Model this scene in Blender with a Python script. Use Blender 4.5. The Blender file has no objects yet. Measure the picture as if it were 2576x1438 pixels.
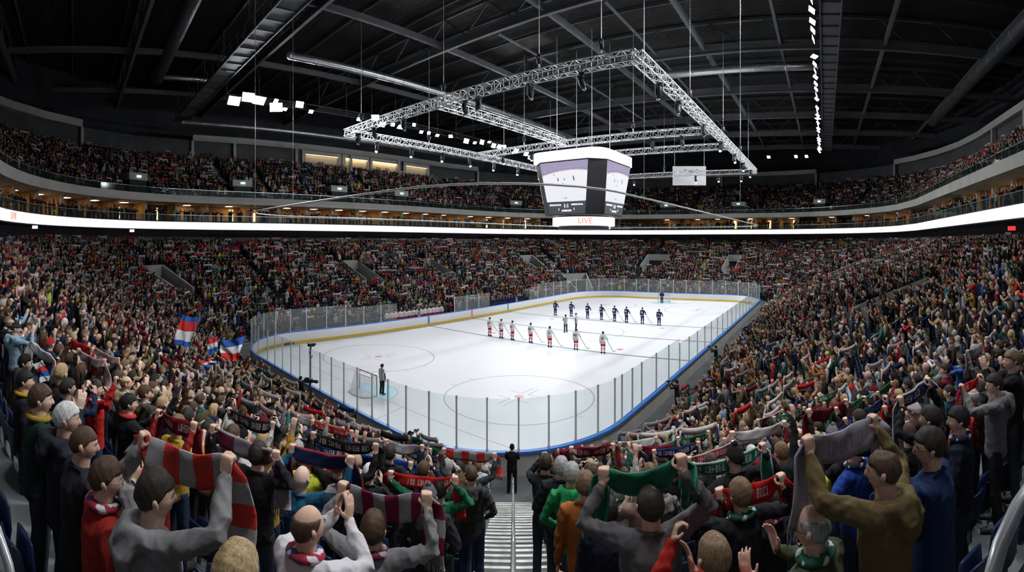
import bpy, bmesh, math, random
import numpy as np
from mathutils import Vector, Matrix, Euler

# ------------------------------------------------------------------ camera, world, exposure
SC = bpy.context.scene
CAMP = Vector((-13.1, -9.15, 9.30))
YAW = math.radians(37.45)
FPX, HORY = 1203.0, 608.0            # pixels per radian, row of the horizon in the 2576x1438 frame
cd = bpy.data.cameras.new('camera')
cam = bpy.data.objects.new('camera', cd); SC.collection.objects.link(cam)
cd.type = 'PANO'; cd.panorama_type = 'CENTRAL_CYLINDRICAL'
cd.central_cylindrical_radius = 1.0
cd.central_cylindrical_range_u_min = -1288 / FPX; cd.central_cylindrical_range_u_max = 1288 / FPX
cd.central_cylindrical_range_v_min = -(1438 - HORY) / FPX; cd.central_cylindrical_range_v_max = HORY / FPX
cd.clip_start = 0.05; cd.clip_end = 400
cam.location = CAMP
cam.rotation_euler = (math.pi / 2, 0, YAW - math.pi / 2)
SC.camera = cam
SC.view_settings.view_transform = 'Standard'; SC.view_settings.look = 'None'
SC.view_settings.gamma = 1.0; SC.view_settings.exposure = 0.0
SC.view_settings.use_curve_mapping = False
w = bpy.data.worlds.new('world'); SC.world = w; w.use_nodes = True
w.node_tree.nodes['Background'].inputs[0].default_value = (0.55, 0.65, 0.8, 1)
w.node_tree.nodes['Background'].inputs[1].default_value = 0.02
SC.render.engine = 'CYCLES'
cy = SC.cycles
cy.max_bounces = 3; cy.diffuse_bounces = 2; cy.glossy_bounces = 2; cy.transmission_bounces = 4
cy.transparent_max_bounces = 12; cy.caustics_reflective = False; cy.caustics_refractive = False
cy.sample_clamp_indirect = 4.0; cy.use_adaptive_sampling = True; cy.adaptive_threshold = 0.06; cy.adaptive_min_samples = 12; cy.use_light_tree = True

RNG = random.Random(11)
NR = np.random.default_rng(5)
PI = math.pi
COL = SC.collection

def area(name, loc, target, size, power, spread=2.4, color=(1, 1, 1)):
    l = bpy.data.lights.new(name, 'AREA'); l.shape = 'RECTANGLE'; l.size = size[0]; l.size_y = size[1]
    l.energy = power; l.color = color; l.spread = spread
    o = bpy.data.objects.new(name, l); COL.objects.link(o); o.location = loc
    o.rotation_euler = (Vector(target) - Vector(loc)).to_track_quat('-Z', 'Y').to_euler()
    return o

# ------------------------------------------------------------------ materials
MATS = {}
def mat(name, color, rough=0.6, metal=0.0, emit=0.0, spec=0.4, noise=None, bump=None, attr=None, objcol=False, coat=0.0, alpha=None):
    if name in MATS: return MATS[name]
    m = bpy.data.materials.new(name); m.use_nodes = True; MATS[name] = m
    nt = m.node_tree; b = nt.nodes['Principled BSDF']; L = nt.links.new
    c = tuple(color) + (1,) if len(color) == 3 else color
    b.inputs['Base Color'].default_value = c
    b.inputs['Roughness'].default_value = rough; b.inputs['Metallic'].default_value = metal
    b.inputs['Specular IOR Level'].default_value = spec
    if coat: b.inputs['Coat Weight'].default_value = coat
    src = None
    if attr:
        a = nt.nodes.new('ShaderNodeAttribute'); a.attribute_name = attr; src = a.outputs['Color']
    elif objcol:
        a = nt.nodes.new('ShaderNodeObjectInfo'); src = a.outputs['Color']
    if noise:
        scale, amt = noise
        tc = nt.nodes.new('ShaderNodeTexCoord'); n = nt.nodes.new('ShaderNodeTexNoise')
        n.inputs['Scale'].default_value = scale; n.inputs['Detail'].default_value = 4
        L(tc.outputs['Object'], n.inputs['Vector'])
        mr = nt.nodes.new('ShaderNodeMapRange'); mr.inputs[3].default_value = 1 - amt; mr.inputs[4].default_value = 1 + amt
        mr.inputs[1].default_value = 0.3; mr.inputs[2].default_value = 0.7
        L(n.outputs['Fac'], mr.inputs[0])
        mx = nt.nodes.new('ShaderNodeVectorMath'); mx.operation = 'SCALE'
        if src: L(src, mx.inputs[0])
        else: mx.inputs[0].default_value = c[:3]
        L(mr.outputs[0], mx.inputs['Scale']); src = mx.outputs[0]
    if src: L(src, b.inputs['Base Color'])
    if bump:
        scale, st, dist = bump
        tc = nt.nodes.new('ShaderNodeTexCoord'); n = nt.nodes.new('ShaderNodeTexNoise')
        n.inputs['Scale'].default_value = scale; n.inputs['Detail'].default_value = 3
        L(tc.outputs['Object'], n.inputs['Vector'])
        bp = nt.nodes.new('ShaderNodeBump'); bp.inputs['Strength'].default_value = st; bp.inputs['Distance'].default_value = dist
        L(n.outputs['Fac'], bp.inputs['Height']); L(bp.outputs[0], b.inputs['Normal'])
    if emit:
        b.inputs['Emission Color'].default_value = c; b.inputs['Emission Strength'].default_value = emit
    return m

def glass_mat(name, tint=(0.93, 0.96, 0.96), haze=0.06, hazecol=(0.8, 0.85, 0.85)):
    m = bpy.data.materials.new(name); m.use_nodes = True; nt = m.node_tree; nt.nodes.clear(); L = nt.links.new
    out = nt.nodes.new('ShaderNodeOutputMaterial'); tr = nt.nodes.new('ShaderNodeBsdfTransparent'); tr.inputs[0].default_value = tint + (1,)
    gl = nt.nodes.new('ShaderNodeBsdfGlossy'); gl.inputs['Roughness'].default_value = 0.08
    lw = nt.nodes.new('ShaderNodeLayerWeight'); lw.inputs[0].default_value = 0.5; pw = nt.nodes.new('ShaderNodeMath'); pw.operation = 'POWER'; pw.inputs[1].default_value = 5
    L(lw.outputs['Facing'], pw.inputs[0]); fr = nt.nodes.new('ShaderNodeMath'); fr.operation = 'MULTIPLY_ADD'; fr.inputs[1].default_value = .6; fr.inputs[2].default_value = .025; L(pw.outputs[0], fr.inputs[0])
    df = nt.nodes.new('ShaderNodeBsdfDiffuse'); df.inputs[0].default_value = hazecol + (1,)
    m1 = nt.nodes.new('ShaderNodeMixShader'); m2 = nt.nodes.new('ShaderNodeMixShader')
    L(fr.outputs[0], m1.inputs[0]); L(tr.outputs[0], m1.inputs[1]); L(gl.outputs[0], m1.inputs[2])
    m2.inputs[0].default_value = haze; L(m1.outputs[0], m2.inputs[1]); L(df.outputs[0], m2.inputs[2])
    L(m2.outputs[0], out.inputs[0]); MATS[name] = m
    return m

# ------------------------------------------------------------------ mesh helpers
class MB:
    """collects shapes into one mesh"""
    def __init__(s): s.v = []; s.f = []; s.m = []
    def add(s, v, f, mi=0):
        o = len(s.v); s.v.extend([tuple(p) for p in v]); s.f.extend([tuple(i + o for i in q) for q in f]); s.m.extend([mi] * len(f)); return s
    def box(s, lo, hi, mi=0, M=None):
        x0, y0, z0 = lo; x1, y1, z1 = hi
        v = [(x0,y0,z0),(x1,y0,z0),(x1,y1,z0),(x0,y1,z0),(x0,y0,z1),(x1,y0,z1),(x1,y1,z1),(x0,y1,z1)]
        if M is not None: v = [tuple(M @ Vector(p)) for p in v]
        return s.add(v, [(3,2,1,0),(4,5,6,7),(0,1,5,4),(1,2,6,5),(2,3,7,6),(3,0,4,7)], mi)
    def beam(s, a, b, w, h, mi=0, up=(0, 0, 1)):
        a, b = Vector(a), Vector(b); t = (b - a).normalized(); u = Vector(up)
        if abs(t.dot(u)) > 0.99: u = Vector((1, 0, 0))
        sd = t.cross(u).normalized() * (w / 2); uu = sd.cross(t).normalized() * (h / 2)
        v = [p + q for p in (a, b) for q in (-sd - uu, sd - uu, sd + uu, -sd + uu)]
        return s.add(v, [(0,1,2,3),(7,6,5,4),(0,4,5,1),(1,5,6,2),(2,6,7,3),(3,7,4,0)], mi)
    def tube(s, pts, rad, n=8, mi=0, ref=(1, 0, 0), caps=True, closed=False):
        v, f = tube_geo(pts, rad, n, ref, caps, closed); return s.add(v, f, mi)
    def build(s, name, mats, parent=None, smooth=False):
        me = bpy.data.meshes.new(name); me.from_pydata(s.v, [], s.f)
        for m in (mats if isinstance(mats, (list, tuple)) else [mats]): me.materials.append(m)
        if len(s.f) and max(s.m): me.polygons.foreach_set('material_index', s.m)
        if smooth: me.polygons.foreach_set('use_smooth', [True] * len(s.f))
        me.update(); o = bpy.data.objects.new(name, me); COL.objects.link(o)
        if parent: o.parent = parent
        return o

def tube_geo(pts, rad, n=8, ref=(1, 0, 0), caps=True, closed=False):
    """tube through pts; rad: number or (side, forward) per point; ref gives the side direction"""
    P = [np.array(p, float) for p in pts]; k = len(P); R = []
    for i in range(k):
        r = rad[i] if isinstance(rad, (list, tuple)) else rad
        R.append((r, r) if not isinstance(r, (tuple, list)) else r)
    T = []
    for i in range(k):
        a = P[(i - 1) % k] if (i > 0 or closed) else P[i]; b = P[(i + 1) % k] if (i < k - 1 or closed) else P[i]
        t = b - a; T.append(t / (np.linalg.norm(t) + 1e-9))
    ref = np.array(ref, float)
    if abs(ref @ T[0]) > 0.95: ref = np.array((0.0, 1.0, 0.0)) if abs(T[0][1]) < 0.9 else np.array((0.0, 0.0, 1.0))
    rings = []; s = ref
    def ring(c, sd, fw, rs, rf):
        return [c + sd * (rs * math.cos(a)) + fw * (rf * math.sin(a)) for a in (2 * PI * j / n for j in range(n))]
    for i in range(k):
        s = s - (s @ T[i]) * T[i]; s = s / (np.linalg.norm(s) + 1e-9); fw = np.cross(T[i], s)
        if caps and not closed and i == 0:
            m = min(R[0])
            rings.append(ring(P[0] - T[0] * m * 0.55, s, fw, R[0][0] * .6, R[0][1] * .6))
        rings.append(ring(P[i], s, fw, *R[i]))
        if caps and not closed and i == k - 1:
            m = min(R[i])
            rings.append(ring(P[i] + T[i] * m * 0.55, s, fw, R[i][0] * .6, R[i][1] * .6))
    v = [tuple(p) for r in rings for p in r]; f = []; q = len(rings)
    for i in range(q if closed else q - 1):
        for j in range(n):
            a, b = i * n + j, i * n + (j + 1) % n; c, d = ((i + 1) % q) * n + (j + 1) % n, ((i + 1) % q) * n + j
            f.append((a, b, c, d))
    if not closed:
        f.append(tuple(reversed(range(n)))); f.append(tuple((q - 1) * n + j for j in range(n)))
    return v, f

def tag(o, label=None, cat=None, group=None, kind=None):
    if label: o['label'] = label
    if cat: o['category'] = cat
    if group: o['group'] = group
    if kind: o['kind'] = kind
    return o
def thing(name, label, cat, loc=(0, 0, 0), rz=0.0, group=None):
    o = bpy.data.objects.new(name, None); COL.objects.link(o); o.location = loc; o.rotation_euler = (0, 0, rz)
    o.empty_display_size = 0.1
    return tag(o, label, cat, group)
def struct(o): o['kind'] = 'structure'; return o

def pix(x, y, t):
    """point seen at pixel x, y of the photograph at horizontal distance t"""
    a = YAW - (x - 1288) / FPX
    return Vector((CAMP.x + t * math.cos(a), CAMP.y + t * math.sin(a), CAMP.z + t * (HORY - y) / FPX))
def to_px(p):
    dx, dy = p[0] - CAMP.x, p[1] - CAMP.y; a = math.atan2(dy, dx) - YAW
    a = (a + PI) % (2 * PI) - PI; t = math.hypot(dx, dy)
    return 1288 - a * FPX, HORY - (p[2] - CAMP.z) / max(t, .01) * FPX, t
# ------------------------------------------------------------------ bowl geometry
LX, LY, CR = 60.0, 30.0, 7.0
def board(u):
    """point and outward normal on the board line; u = metres anticlockwise from (8.5, 0)"""
    A, B, Q = LX - 2 * CR, LY - 2 * CR, CR * PI / 2; Pm = 2 * A + 2 * B + 4 * Q; u %= Pm
    if u < A: return (CR + u, 0.0), (0.0, -1.0)
    u -= A
    if u < Q: a = -PI / 2 + u / CR; return (LX - CR + CR * math.cos(a), CR + CR * math.sin(a)), (math.cos(a), math.sin(a))
    u -= Q
    if u < B: return (LX, CR + u), (1.0, 0.0)
    u -= B
    if u < Q: a = u / CR; return (LX - CR + CR * math.cos(a), LY - CR + CR * math.sin(a)), (math.cos(a), math.sin(a))
    u -= Q
    if u < A: return (LX - CR - u, LY), (0.0, 1.0)
    u -= A
    if u < Q: a = PI / 2 + u / CR; return (CR + CR * math.cos(a), LY - CR + CR * math.sin(a)), (math.cos(a), math.sin(a))
    u -= Q
    if u < B: return (0.0, LY - CR - u), (-1.0, 0.0)
    u -= B
    a = PI + u / CR; return (CR + CR * math.cos(a), CR + CR * math.sin(a)), (math.cos(a), math.sin(a))
PER = 2 * (LX - 2 * CR) + 2 * (LY - 2 * CR) + 2 * PI * CR
UC = {'right': 0.0, 'far_right': 43.0, 'far': 43.0 + 13.352, 'far_left': 43 + 13.352 + 13, 'left': 43 + 13.352 + 13 + 13.352,
      'near_left': 86 + 13 + 26.704, 'near': 86 + 13 + 40.055, 'near_right': 86 + 26 + 40.055}
def off(u, s):
    p, n = board(u); kx = 0.85 if n[0] < 0 else 1.2
    return (p[0] + s * kx * n[0], p[1] + s * n[1])
def s_of(x, y):
    """inverse of off(): distance coordinate of a point outside the boards"""
    cx = min(max(x, CR), LX - CR); cyy = min(max(y, CR), LY - CR); dx, dy = x - cx, y - cyy
    kx = 0.85 if dx < 0 else 1.2
    if dx == 0 and dy == 0: return -CR
    lo, hi = -8.4, 60.0
    for _ in range(26):
        s = (lo + hi) / 2
        v = (dx / (CR + kx * s if s > 0 else CR + s)) ** 2 + (dy / (CR + s)) ** 2
        if v > 1: lo = s
        else: hi = s
    return (lo + hi) / 2
S0, DS, Z0, DZ, NROW = 2.3, 0.95, 0.20, 0.36, 23
def floor_z(s):
    if s < S0: return 0.15
    return Z0 + DZ * min(int((s - S0) / DS), NROW - 1)
US = []
u = 0.0
while u < PER:
    nx, ny = board(u)[1]; US.append(u); u += 2.0 if (abs(nx) > .999 or abs(ny) > .999) else 0.7
def ring_mesh(name, prof, mats, us=None, closed=True, mis=None):
    """sweep a profile [(s, z), ...] round the bowl"""
    us = us or US; mb = MB(); n = len(prof); k = len(us)
    for uu in us:
        for s, z in prof:
            x, y = off(uu, s); mb.v.append((x, y, z))
    for i in range(k if closed else k - 1):
        for j in range(n - 1):
            a, b = i * n + j, i * n + j + 1; c, d = ((i + 1) % k) * n + j + 1, ((i + 1) % k) * n + j
            mb.f.append((a, d, c, b)); mb.m.append(mis[j] if mis else 0)
    return mb.build(name, mats)

concrete = mat('concrete', (0.27, 0.27, 0.26), 0.85, noise=(1.4, 0.25), bump=(9, .3, .02))
concrete_dark = mat('dark_concrete', (0.11, 0.115, 0.12), 0.9, noise=(0.8, 0.25))
concrete_pale = mat('pale_concrete', (0.50, 0.49, 0.45), 0.8, noise=(0.6, 0.10))
black_wall_opening = mat('black_wall_opening', (0.030, 0.032, 0.038), 0.9, noise=(0.5, 0.3))
box_wall = mat('box_wood', (0.42, 0.24, 0.10), 0.7, noise=(1.5, 0.2))
box_ceil = mat('box_ceiling', (0.50, 0.44, 0.34), 0.8)
led_white = mat('led_panel', (0.95, 0.94, 1.0), 0.4, emit=.88)
aisle_grey = mat('aisle_grey', (0.11, 0.11, 0.105), 0.85, noise=(3, .2)); step_white = mat('step_edge', (0.66, 0.66, 0.62), 0.7, noise=(5, 0.18))
dark_trim = mat('dark_trim', (0.06, 0.07, 0.075), 0.5)
steel = mat('steel', (0.42, 0.43, 0.45), 0.35, 0.9, noise=(6, .15))
steel_dark = mat('painted_steel', (0.09, 0.10, 0.105), 0.55, 0.2)

# places of the aisles and entrances, as metres round the boards
def u_at(x, s, near=False):
    best = None
    for i_ in range(1400):
        uu_ = PER * i_ / 1400; q_ = off(uu_, s); a_ = to_px((q_[0], q_[1], 5))
        d_ = abs(a_[0] - x)
        if d_ < 12 and (best is None or (a_[2] < best[1]) == near): best = (uu_, a_[2])
    return best[0] if best else None
A0 = math.radians(37.3)                    # direction of the stairs in front of the camera
ADIR = Vector((math.cos(A0), math.sin(A0), 0)); ASIDE = Vector((-math.sin(A0), math.cos(A0), 0))
AISLE_PX = (150, 330, 545, 712, 960, 1190, 1420, 1610, 1822, 2010)
LOW_AISLES = [u_at(x, 6) for x in AISLE_PX]
LOW_VOMS = [(u_at(x, 13.0), 2.4) for x in (425, 905, 1095, 1335, 1668, 1850, 2140)] + [(12.5, 2.4)]
BIGVOM = (u_at(1452, 4.0), 3.4)
UP_AISLES = [u_at(x, 27) for x in (60, 235, 548, 645, 905, 1140, 1500, 1600, 1770, 1930, 2190)] + [6.0, 20.0, 33.0]
UP_VOMS = [u_at(x, 24) for x in (326, 592, 832, 988, 1282, 1690, 1872, 2080)]
def du(a, b):
    d_ = (a - b) % PER
    return min(d_, PER - d_)
def half_u(uu, s, wd):       # half width in u that gives the width wd at distance s
    a_, b_ = off(uu - .05, s), off(uu + .05, s)
    return wd / 2 / (math.hypot(a_[0] - b_[0], a_[1] - b_[1]) / .1)
VOMR = [(uv, half_u(uv, 13, wd), 10.85, 16.55) for uv, wd in LOW_VOMS] + [(BIGVOM[0], half_u(BIGVOM[0], 4, BIGVOM[1]), 2.3, 8.0)]
UL = sorted(US + [uv + e for uv, h, a, b in VOMR for e in (-h, h)])
# lower bowl terraces, one swept stepped surface with openings for the entrances
prof = [(0.02, -0.3), (0.02, 0.15), (S0, 0.15)]
for k in range(NROW): prof += [(S0 + DS * k, Z0 + DZ * k), (S0 + DS * (k + 1), Z0 + DZ * k)]
prof += [(27.0, Z0 + DZ * (NROW - 1))]
def stand_mesh():
    mb = MB(); n = len(prof); k = len(UL)
    for uu in UL:
        for s, z in prof:
            x, y = off(uu, s); mb.v.append((x, y, z))
    for i in range(k):
        um = (UL[i] + (UL[(i + 1) % k] if i + 1 < k else PER)) / 2
        for j in range(n - 1):
            sm = (prof[j][0] + prof[j + 1][0]) / 2
            if any(du(um, uv) < h and a < sm < b for uv, h, a, b in VOMR): continue
            a, b = i * n + j, i * n + j + 1; c, d = ((i + 1) % k) * n + j + 1, ((i + 1) % k) * n + j
            mb.f.append((a, d, c, b)); mb.m.append(0)
    return mb.build('floor_lower_stand', concrete_dark)
struct(stand_mesh())
struct(ring_mesh('wall_lower_concourse', [(25.5, Z0 + DZ * (NROW - 1)), (25.5, 10.85)], mat('wall_charcoal', (.10, .10, .112), .9, noise=(.5, .2))))
struct(ring_mesh('ceiling_lower_concourse', [(22.0, 10.88), (26.0, 10.85)], mat('wall_charcoal', (.10, .10, .112), .9)))
# led ribbon
RZ0, RZ1 = 10.92, 11.86
led = ring_mesh('led_ribbon_board', [(22.06, RZ0), (21.94, RZ0), (21.94, RZ1), (22.06, RZ1), (22.06, RZ0)], led_white)
tag(led, 'long white LED ribbon board running all round the arena below the boxes', 'led display')
struct(ring_mesh('trim_ribbon_top', [(21.9, RZ1), (21.9, RZ1 + .07), (22.3, RZ1 + .07)], dark_trim))
struct(ring_mesh('trim_ribbon_bottom', [(22.3, RZ0 - .08), (21.9, RZ0 - .08), (21.9, RZ0)], dark_trim))
# box tier
struct(ring_mesh('floor_box_tier', [(22.0, RZ1 - .05), (24.2, RZ1 - .05), (24.2, 12.15), (28.5, 12.15)], concrete_dark))
struct(ring_mesh('wall_box_tier', [(27.6, 11.9), (27.6, 14.45)], box_wall))
struct(ring_mesh('ceiling_box_tier', [(22.2, 14.42), (28.5, 14.40)], box_ceil))
struct(ring_mesh('trim_upper_tier_edge', [(23.5, 14.38), (21.95, 14.38), (21.8, 15.30), (22.1, 15.30), (22.1, 14.9)], concrete_pale))
# upper tier
US0, UDS, UZ0, UDZ, UN = 22.7, 0.85, 14.95, 0.60, 11
prof = [(22.05, UZ0), (US0, UZ0)]
for k in range(UN): prof += [(US0 + UDS * k, UZ0 + UDZ * k), (US0 + UDS * (k + 1), UZ0 + UDZ * k)]
prof += [(36.5, UZ0 + UDZ * (UN - 1))]
struct(ring_mesh('floor_upper_stand', prof, concrete_dark))
struct(ring_mesh('wall_outer', [(36.0, UZ0 + 4), (36.0, 33.5)], black_wall_opening))
# ------------------------------------------------------------------ ice and its lines
ice = mat('ice', (0.79, 0.795, 0.82), 0.38, spec=0.2, noise=(0.12, 0.03))
ln_grey = mat('ice_line_grey', (0.22, 0.23, 0.27), 0.4); ln_thin = mat('ice_line_thin', (0.40, 0.41, 0.44), 0.4)
ln_red = mat('ice_line_red', (0.62, 0.30, 0.30), 0.4); ln_dot = mat('ice_dot', (0.72, 0.30, 0.30), 0.4); ln_blue = mat('ice_crease', (0.45, 0.78, 0.90), 0.4)
ln_centre = mat('ice_centre_line', (0.36, 0.24, 0.26), 0.4)
mb = MB(); ring = [board(u)[0] for u in np.linspace(0, PER, 200, endpoint=False)]
mb.add([(x, y, 0) for x, y in ring], [tuple(range(200))], 0)
def iq(x0, y0, x1, y1, mi, z=.004): mb.add([(x0, y0, z), (x1, y0, z), (x1, y1, z), (x0, y1, z)], [(0, 1, 2, 3)], mi)
def ycl(x):  # half width of the sheet at x
    d = CR - x if x < CR else (x - (LX - CR) if x > LX - CR else 0)
    return CR - math.sqrt(max(CR * CR - d * d, 0)) if d > 0 else 0.0
for x, mi, w_ in ((4, 3, .05), (22.86, 1, .28), (37.14, 1, .28), (30, 6, .28), (56, 3, .05)):
    e = ycl(x) + .03; iq(x - w_ / 2, e, x + w_ / 2, LY - e, mi)
def iring(cx, cyy, r, w_, mi, z=.005, a0=0, a1=2 * PI, n=72):
    A = np.linspace(a0, a1, n + 1)
    v = [(cx + q * math.cos(a), cyy + q * math.sin(a), z) for a in A for q in (r - w_ / 2, r + w_ / 2)]
    mb.add(v, [(2 * i, 2 * i + 1, 2 * i + 3, 2 * i + 2) for i in range(n)], mi)
def idisc(cx, cyy, r, mi, z=.006, a0=0, a1=2 * PI, n=32):
    mb.add([(cx, cyy, z)] + [(cx + r * math.cos(a), cyy + r * math.sin(a), z) for a in np.linspace(a0, a1, n + 1)], [(0, i + 1, i + 2) for i in range(n)], mi)
for cx, sg in ((10, 1), (50, -1)):
    for cyy in (8, 22):
        iring(cx, cyy, 4.5, .09, 2); idisc(cx, cyy, .30, 4)
        for sx in (-1, 1):
            for sy in (-1, 1):
                iq(cx + sx * .6, cyy + sy * .22 - .03, cx + sx * 1.8, cyy + sy * .22 + .03, 2); iq(cx + sx * .6 - .03, min(cyy + sy * .22, cyy + sy * 1.1), cx + sx * .6 + .03, max(cyy + sy * .22, cyy + sy * 1.1), 2)
            iq(cx + sx * .9 - .03, cyy - 4.9, cx + sx * .9 + .03, cyy - 4.5, 2); iq(cx + sx * .9 - .03, cyy + 4.5, cx + sx * .9 + .03, cyy + 4.9, 2)
for cx in (24.51, 35.49):
    for cyy in (8, 22): idisc(cx, cyy, .30, 4)
iring(30, 15, 4.5, .06, 2); idisc(30, 15, .2, 1)
for gx, sg in ((4, 1), (56, -1)):
    a0 = -PI / 2 if sg > 0 else PI / 2
    idisc(gx, 15, 1.83, 5, a0=a0, a1=a0 + PI); iring(gx, 15, 1.83, .05, 3, a0=a0, a1=a0 + PI, z=.007)
    for sy in (-1, 1):
        x1 = 0.1 if sg > 0 else 59.9
        v = [(gx, 15 + sy * 3.36, .005), (gx, 15 + sy * 3.42, .005), (x1, 15 + sy * 4.32, .005), (x1, 15 + sy * 4.26, .005)]
        mb.add(v, [(0, 1, 2, 3)], 2)
icef = mb.build('floor_ice', [ice, ln_grey, ln_thin, ln_red, ln_dot, ln_blue, ln_centre]); struct(icef)

# ------------------------------------------------------------------ dasher boards, rail, glass
bd_white = mat('board_white', (0.86, 0.86, 0.87), 0.35, noise=(.25, .05)); bd_back = mat('board_back', (0.48, 0.48, 0.44), 0.7, noise=(1, .1))
rail_blue = mat('rail_blue', (0.05, 0.22, 0.72), 0.4); kick = mat('kick_plate', (0.80, 0.55, 0.06), 0.5)
glass = glass_mat('rink_glass', haze=0.022, hazecol=(.70, .75, .75)); glass_far = glass_mat('rink_glass_far', haze=0.09, hazecol=(.62, .66, .64)); alu = mat('stanchion', (0.72, 0.73, 0.75), 0.5, 0.0)  # far panes get extra grey haze, painting in the reflected ice
boards = thing('rink_boards', 'white dasher boards round the ice with blue top rail and yellow kick strip', 'rink boards')
UB = list(np.linspace(0, PER, 260, endpoint=False))
ring_mesh('board_panel', [(0.0, 0.0), (0.0, 1.04), (0.0, 1.04)], [bd_white], UB).parent = boards
ring_mesh('back_panel', [(0.12, 1.04), (0.16, 0.0), (0.2, 0.0)], [bd_back], UB).parent = boards
ring_mesh('top_rail', [(-.02, 1.04), (-.02, 1.10), (.20, 1.10), (.20, 1.0), (-.02, 1.04)], [rail_blue], UB).parent = boards
ring_mesh('kick_strip', [(-.025, 0.0), (-.025, .24), (.0, .24)], [kick], UB).parent = boards
GZ0 = 1.10
def gh(uu):     # glass height over the rail
    (x, y), n = board(uu); return 2.12 if (x < 14 or x > 46) else 1.8
# benches have no glass in front: left side, X 17..27 and 33..43
def bench_gap(uu):
    (x, y), n = board(uu); return y > 29.9 and (17.5 < x < 27 or 33 < x < 43)
post_u = []; uu = 0.0
while uu < PER - .6:
    (x, y), n = board(uu); near = x < 16 and uu > 100 or (x < 9 and y < 9)
    post_u.append(uu); uu += 1.22 if (x < 9.0 and y < 22) else (1.7 if x < 9 else 2.15)
mbr = MB(); posts = []
for i, uu in enumerate(post_u):
    u2 = post_u[(i + 1) % len(post_u)]
    if i + 1 == len(post_u): u2 = PER
    p, n = board(uu); h = gh(uu)
    if not bench_gap(uu):
        m = MB(); a = math.atan2(n[1], n[0]); M = Matrix.Translation((p[0] + n[0] * .09, p[1] + n[1] * .09, 0)) @ Matrix.Rotation(a, 4, 'Z')
        m.box((-.03, -.03, GZ0 - .02), (.03, .03, GZ0 + h - .02), 0, M); m.box((-.04, -.045, GZ0 - .02), (.04, .045, GZ0 + .12), 0, M)
        m.box((-.036, -.036, GZ0 + h - .14), (.036, .036, GZ0 + h - .02), 0, M)
        o = m.build('stanchion', alu, boards); posts.append((to_px((p[0], p[1], 1))[2], o))
    if bench_gap((uu + u2) / 2): continue
    m = MB(); k = 3 if abs(n[0]) < .999 and abs(n[1]) < .999 else 1; V = []
    for j in range(k + 1):
        uj = uu + .03 + (u2 - uu - .06) * j / k
        for s in (.085, .100):
            q = off(uj, s)
            for z in (GZ0 + .01, GZ0 + h - .05): V.append((q[0], q[1], z))
    F = []
    for j in range(k):
        a = 4 * j; b = a + 4
        F += [(a, b, b + 1, a + 1), (a + 2, a + 3, b + 3, b + 2), (a + 1, b + 1, b + 3, a + 3), (a, a + 2, b + 2, b)]
    F += [(0, 1, 3, 2), (4 * k, 4 * k + 2, 4 * k + 3, 4 * k + 1)]
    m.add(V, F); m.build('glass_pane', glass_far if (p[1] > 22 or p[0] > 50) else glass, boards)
# coloured marks on the boards where the lines meet them
for x, c, nm in ((22.86, (0.10, .30, .62), 'blue'), (37.14, (0.10, .45, .70), 'blue'), (30, (.85, .25, .28), 'red')):
    for y, sg in ((30, -1), (0, 1)):
        m = MB(); m.box((x - .15, min(y, y + sg * .012), 0), (x + .15, max(y, y + sg * .012), 1.06)); o = m.build('line_mark', mat('mark_' + nm + str(x), c, .5), boards)

# ------------------------------------------------------------------ goals
goal_red = mat('goal_frame_red', (0.55, 0.10, 0.10), 0.4); goal_grey = mat('goal_frame_back', (.5, .5, .52), .4)
def net_mat():
    m = bpy.data.materials.new('goal_net'); m.use_nodes = True; nt = m.node_tree; L = nt.links.new; b = nt.nodes['Principled BSDF']
    b.inputs['Base Color'].default_value = (.85, .85, .88, 1); b.inputs['Alpha'].default_value = .38; MATS['goal_net'] = m; return m
netm = net_mat()
def goal(gx, sg, label):
    t = thing('hockey_goal', label, 'goal', (gx, 15, 0), 0 if sg > 0 else PI)
    r = .03
    for sy in (-1, 1):
        m = MB(); m.tube([(0, sy * .915, 0), (0, sy * .915, 1.22)], r, 10); m.build('goal_post', goal_red, t, True)
    m = MB(); m.tube([(0, -.915, 1.22), (0, .915, 1.22)], r, 10); m.build('crossbar', goal_red, t, True)
    m = MB(); pts = [(0, -.915, .03), (-.5, -1.0, .03), (-.95, -.75, .03), (-1.08, 0, .03), (-.95, .75, .03), (-.5, 1.0, .03), (0, .915, .03)]
    m.tube(pts, .028, 8); m.build('base_frame', goal_grey, t, True)
    m = MB(); top = [(0, -.915, 1.2), (-.45, -.85, 1.18), (-.52, 0, 1.18), (-.45, .85, 1.18), (0, .915, 1.2)]; m.tube(top, .02, 8); m.build('top_frame', goal_grey, t, True)
    m = MB(); n = 6; base = [(0, -.915, .03), (-.5, -1.0, .03), (-.95, -.75, .03), (-1.08, 0, .03), (-.95, .75, .03), (-.5, 1.0, .03), (0, .915, .03)]
    tp = [(0, -.915, 1.2), (-.45, -.85, 1.18), (-.5, -.5, 1.18), (-.52, 0, 1.18), (-.5, .5, 1.18), (-.45, .85, 1.18), (0, .915, 1.2)]
    V = []
    for i in range(7):
        for j in range(n + 1):
            a = j / n; bow = .10 * math.sin(a * PI) * (1 if 0 < i < 6 else 0)
            V.append((base[i][0] * (1 - a) + tp[i][0] * a - bow * .5, base[i][1] * (1 - a) + tp[i][1] * a, base[i][2] * (1 - a) + tp[i][2] * a))
    m.add(V, [(i * (n + 1) + j, (i + 1) * (n + 1) + j, (i + 1) * (n + 1) + j + 1, i * (n + 1) + j + 1) for i in range(6) for j in range(n)])
    m.add(tp, [(0, 1, 2, 3, 4, 5, 6)]); m.build('net', netm, t)
    return t
goal(4, 1, 'ice hockey goal at the near end beside the striped referee')
goal(56, -1, 'ice hockey goal at the far end with the goalkeeper leaning on it')
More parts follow.
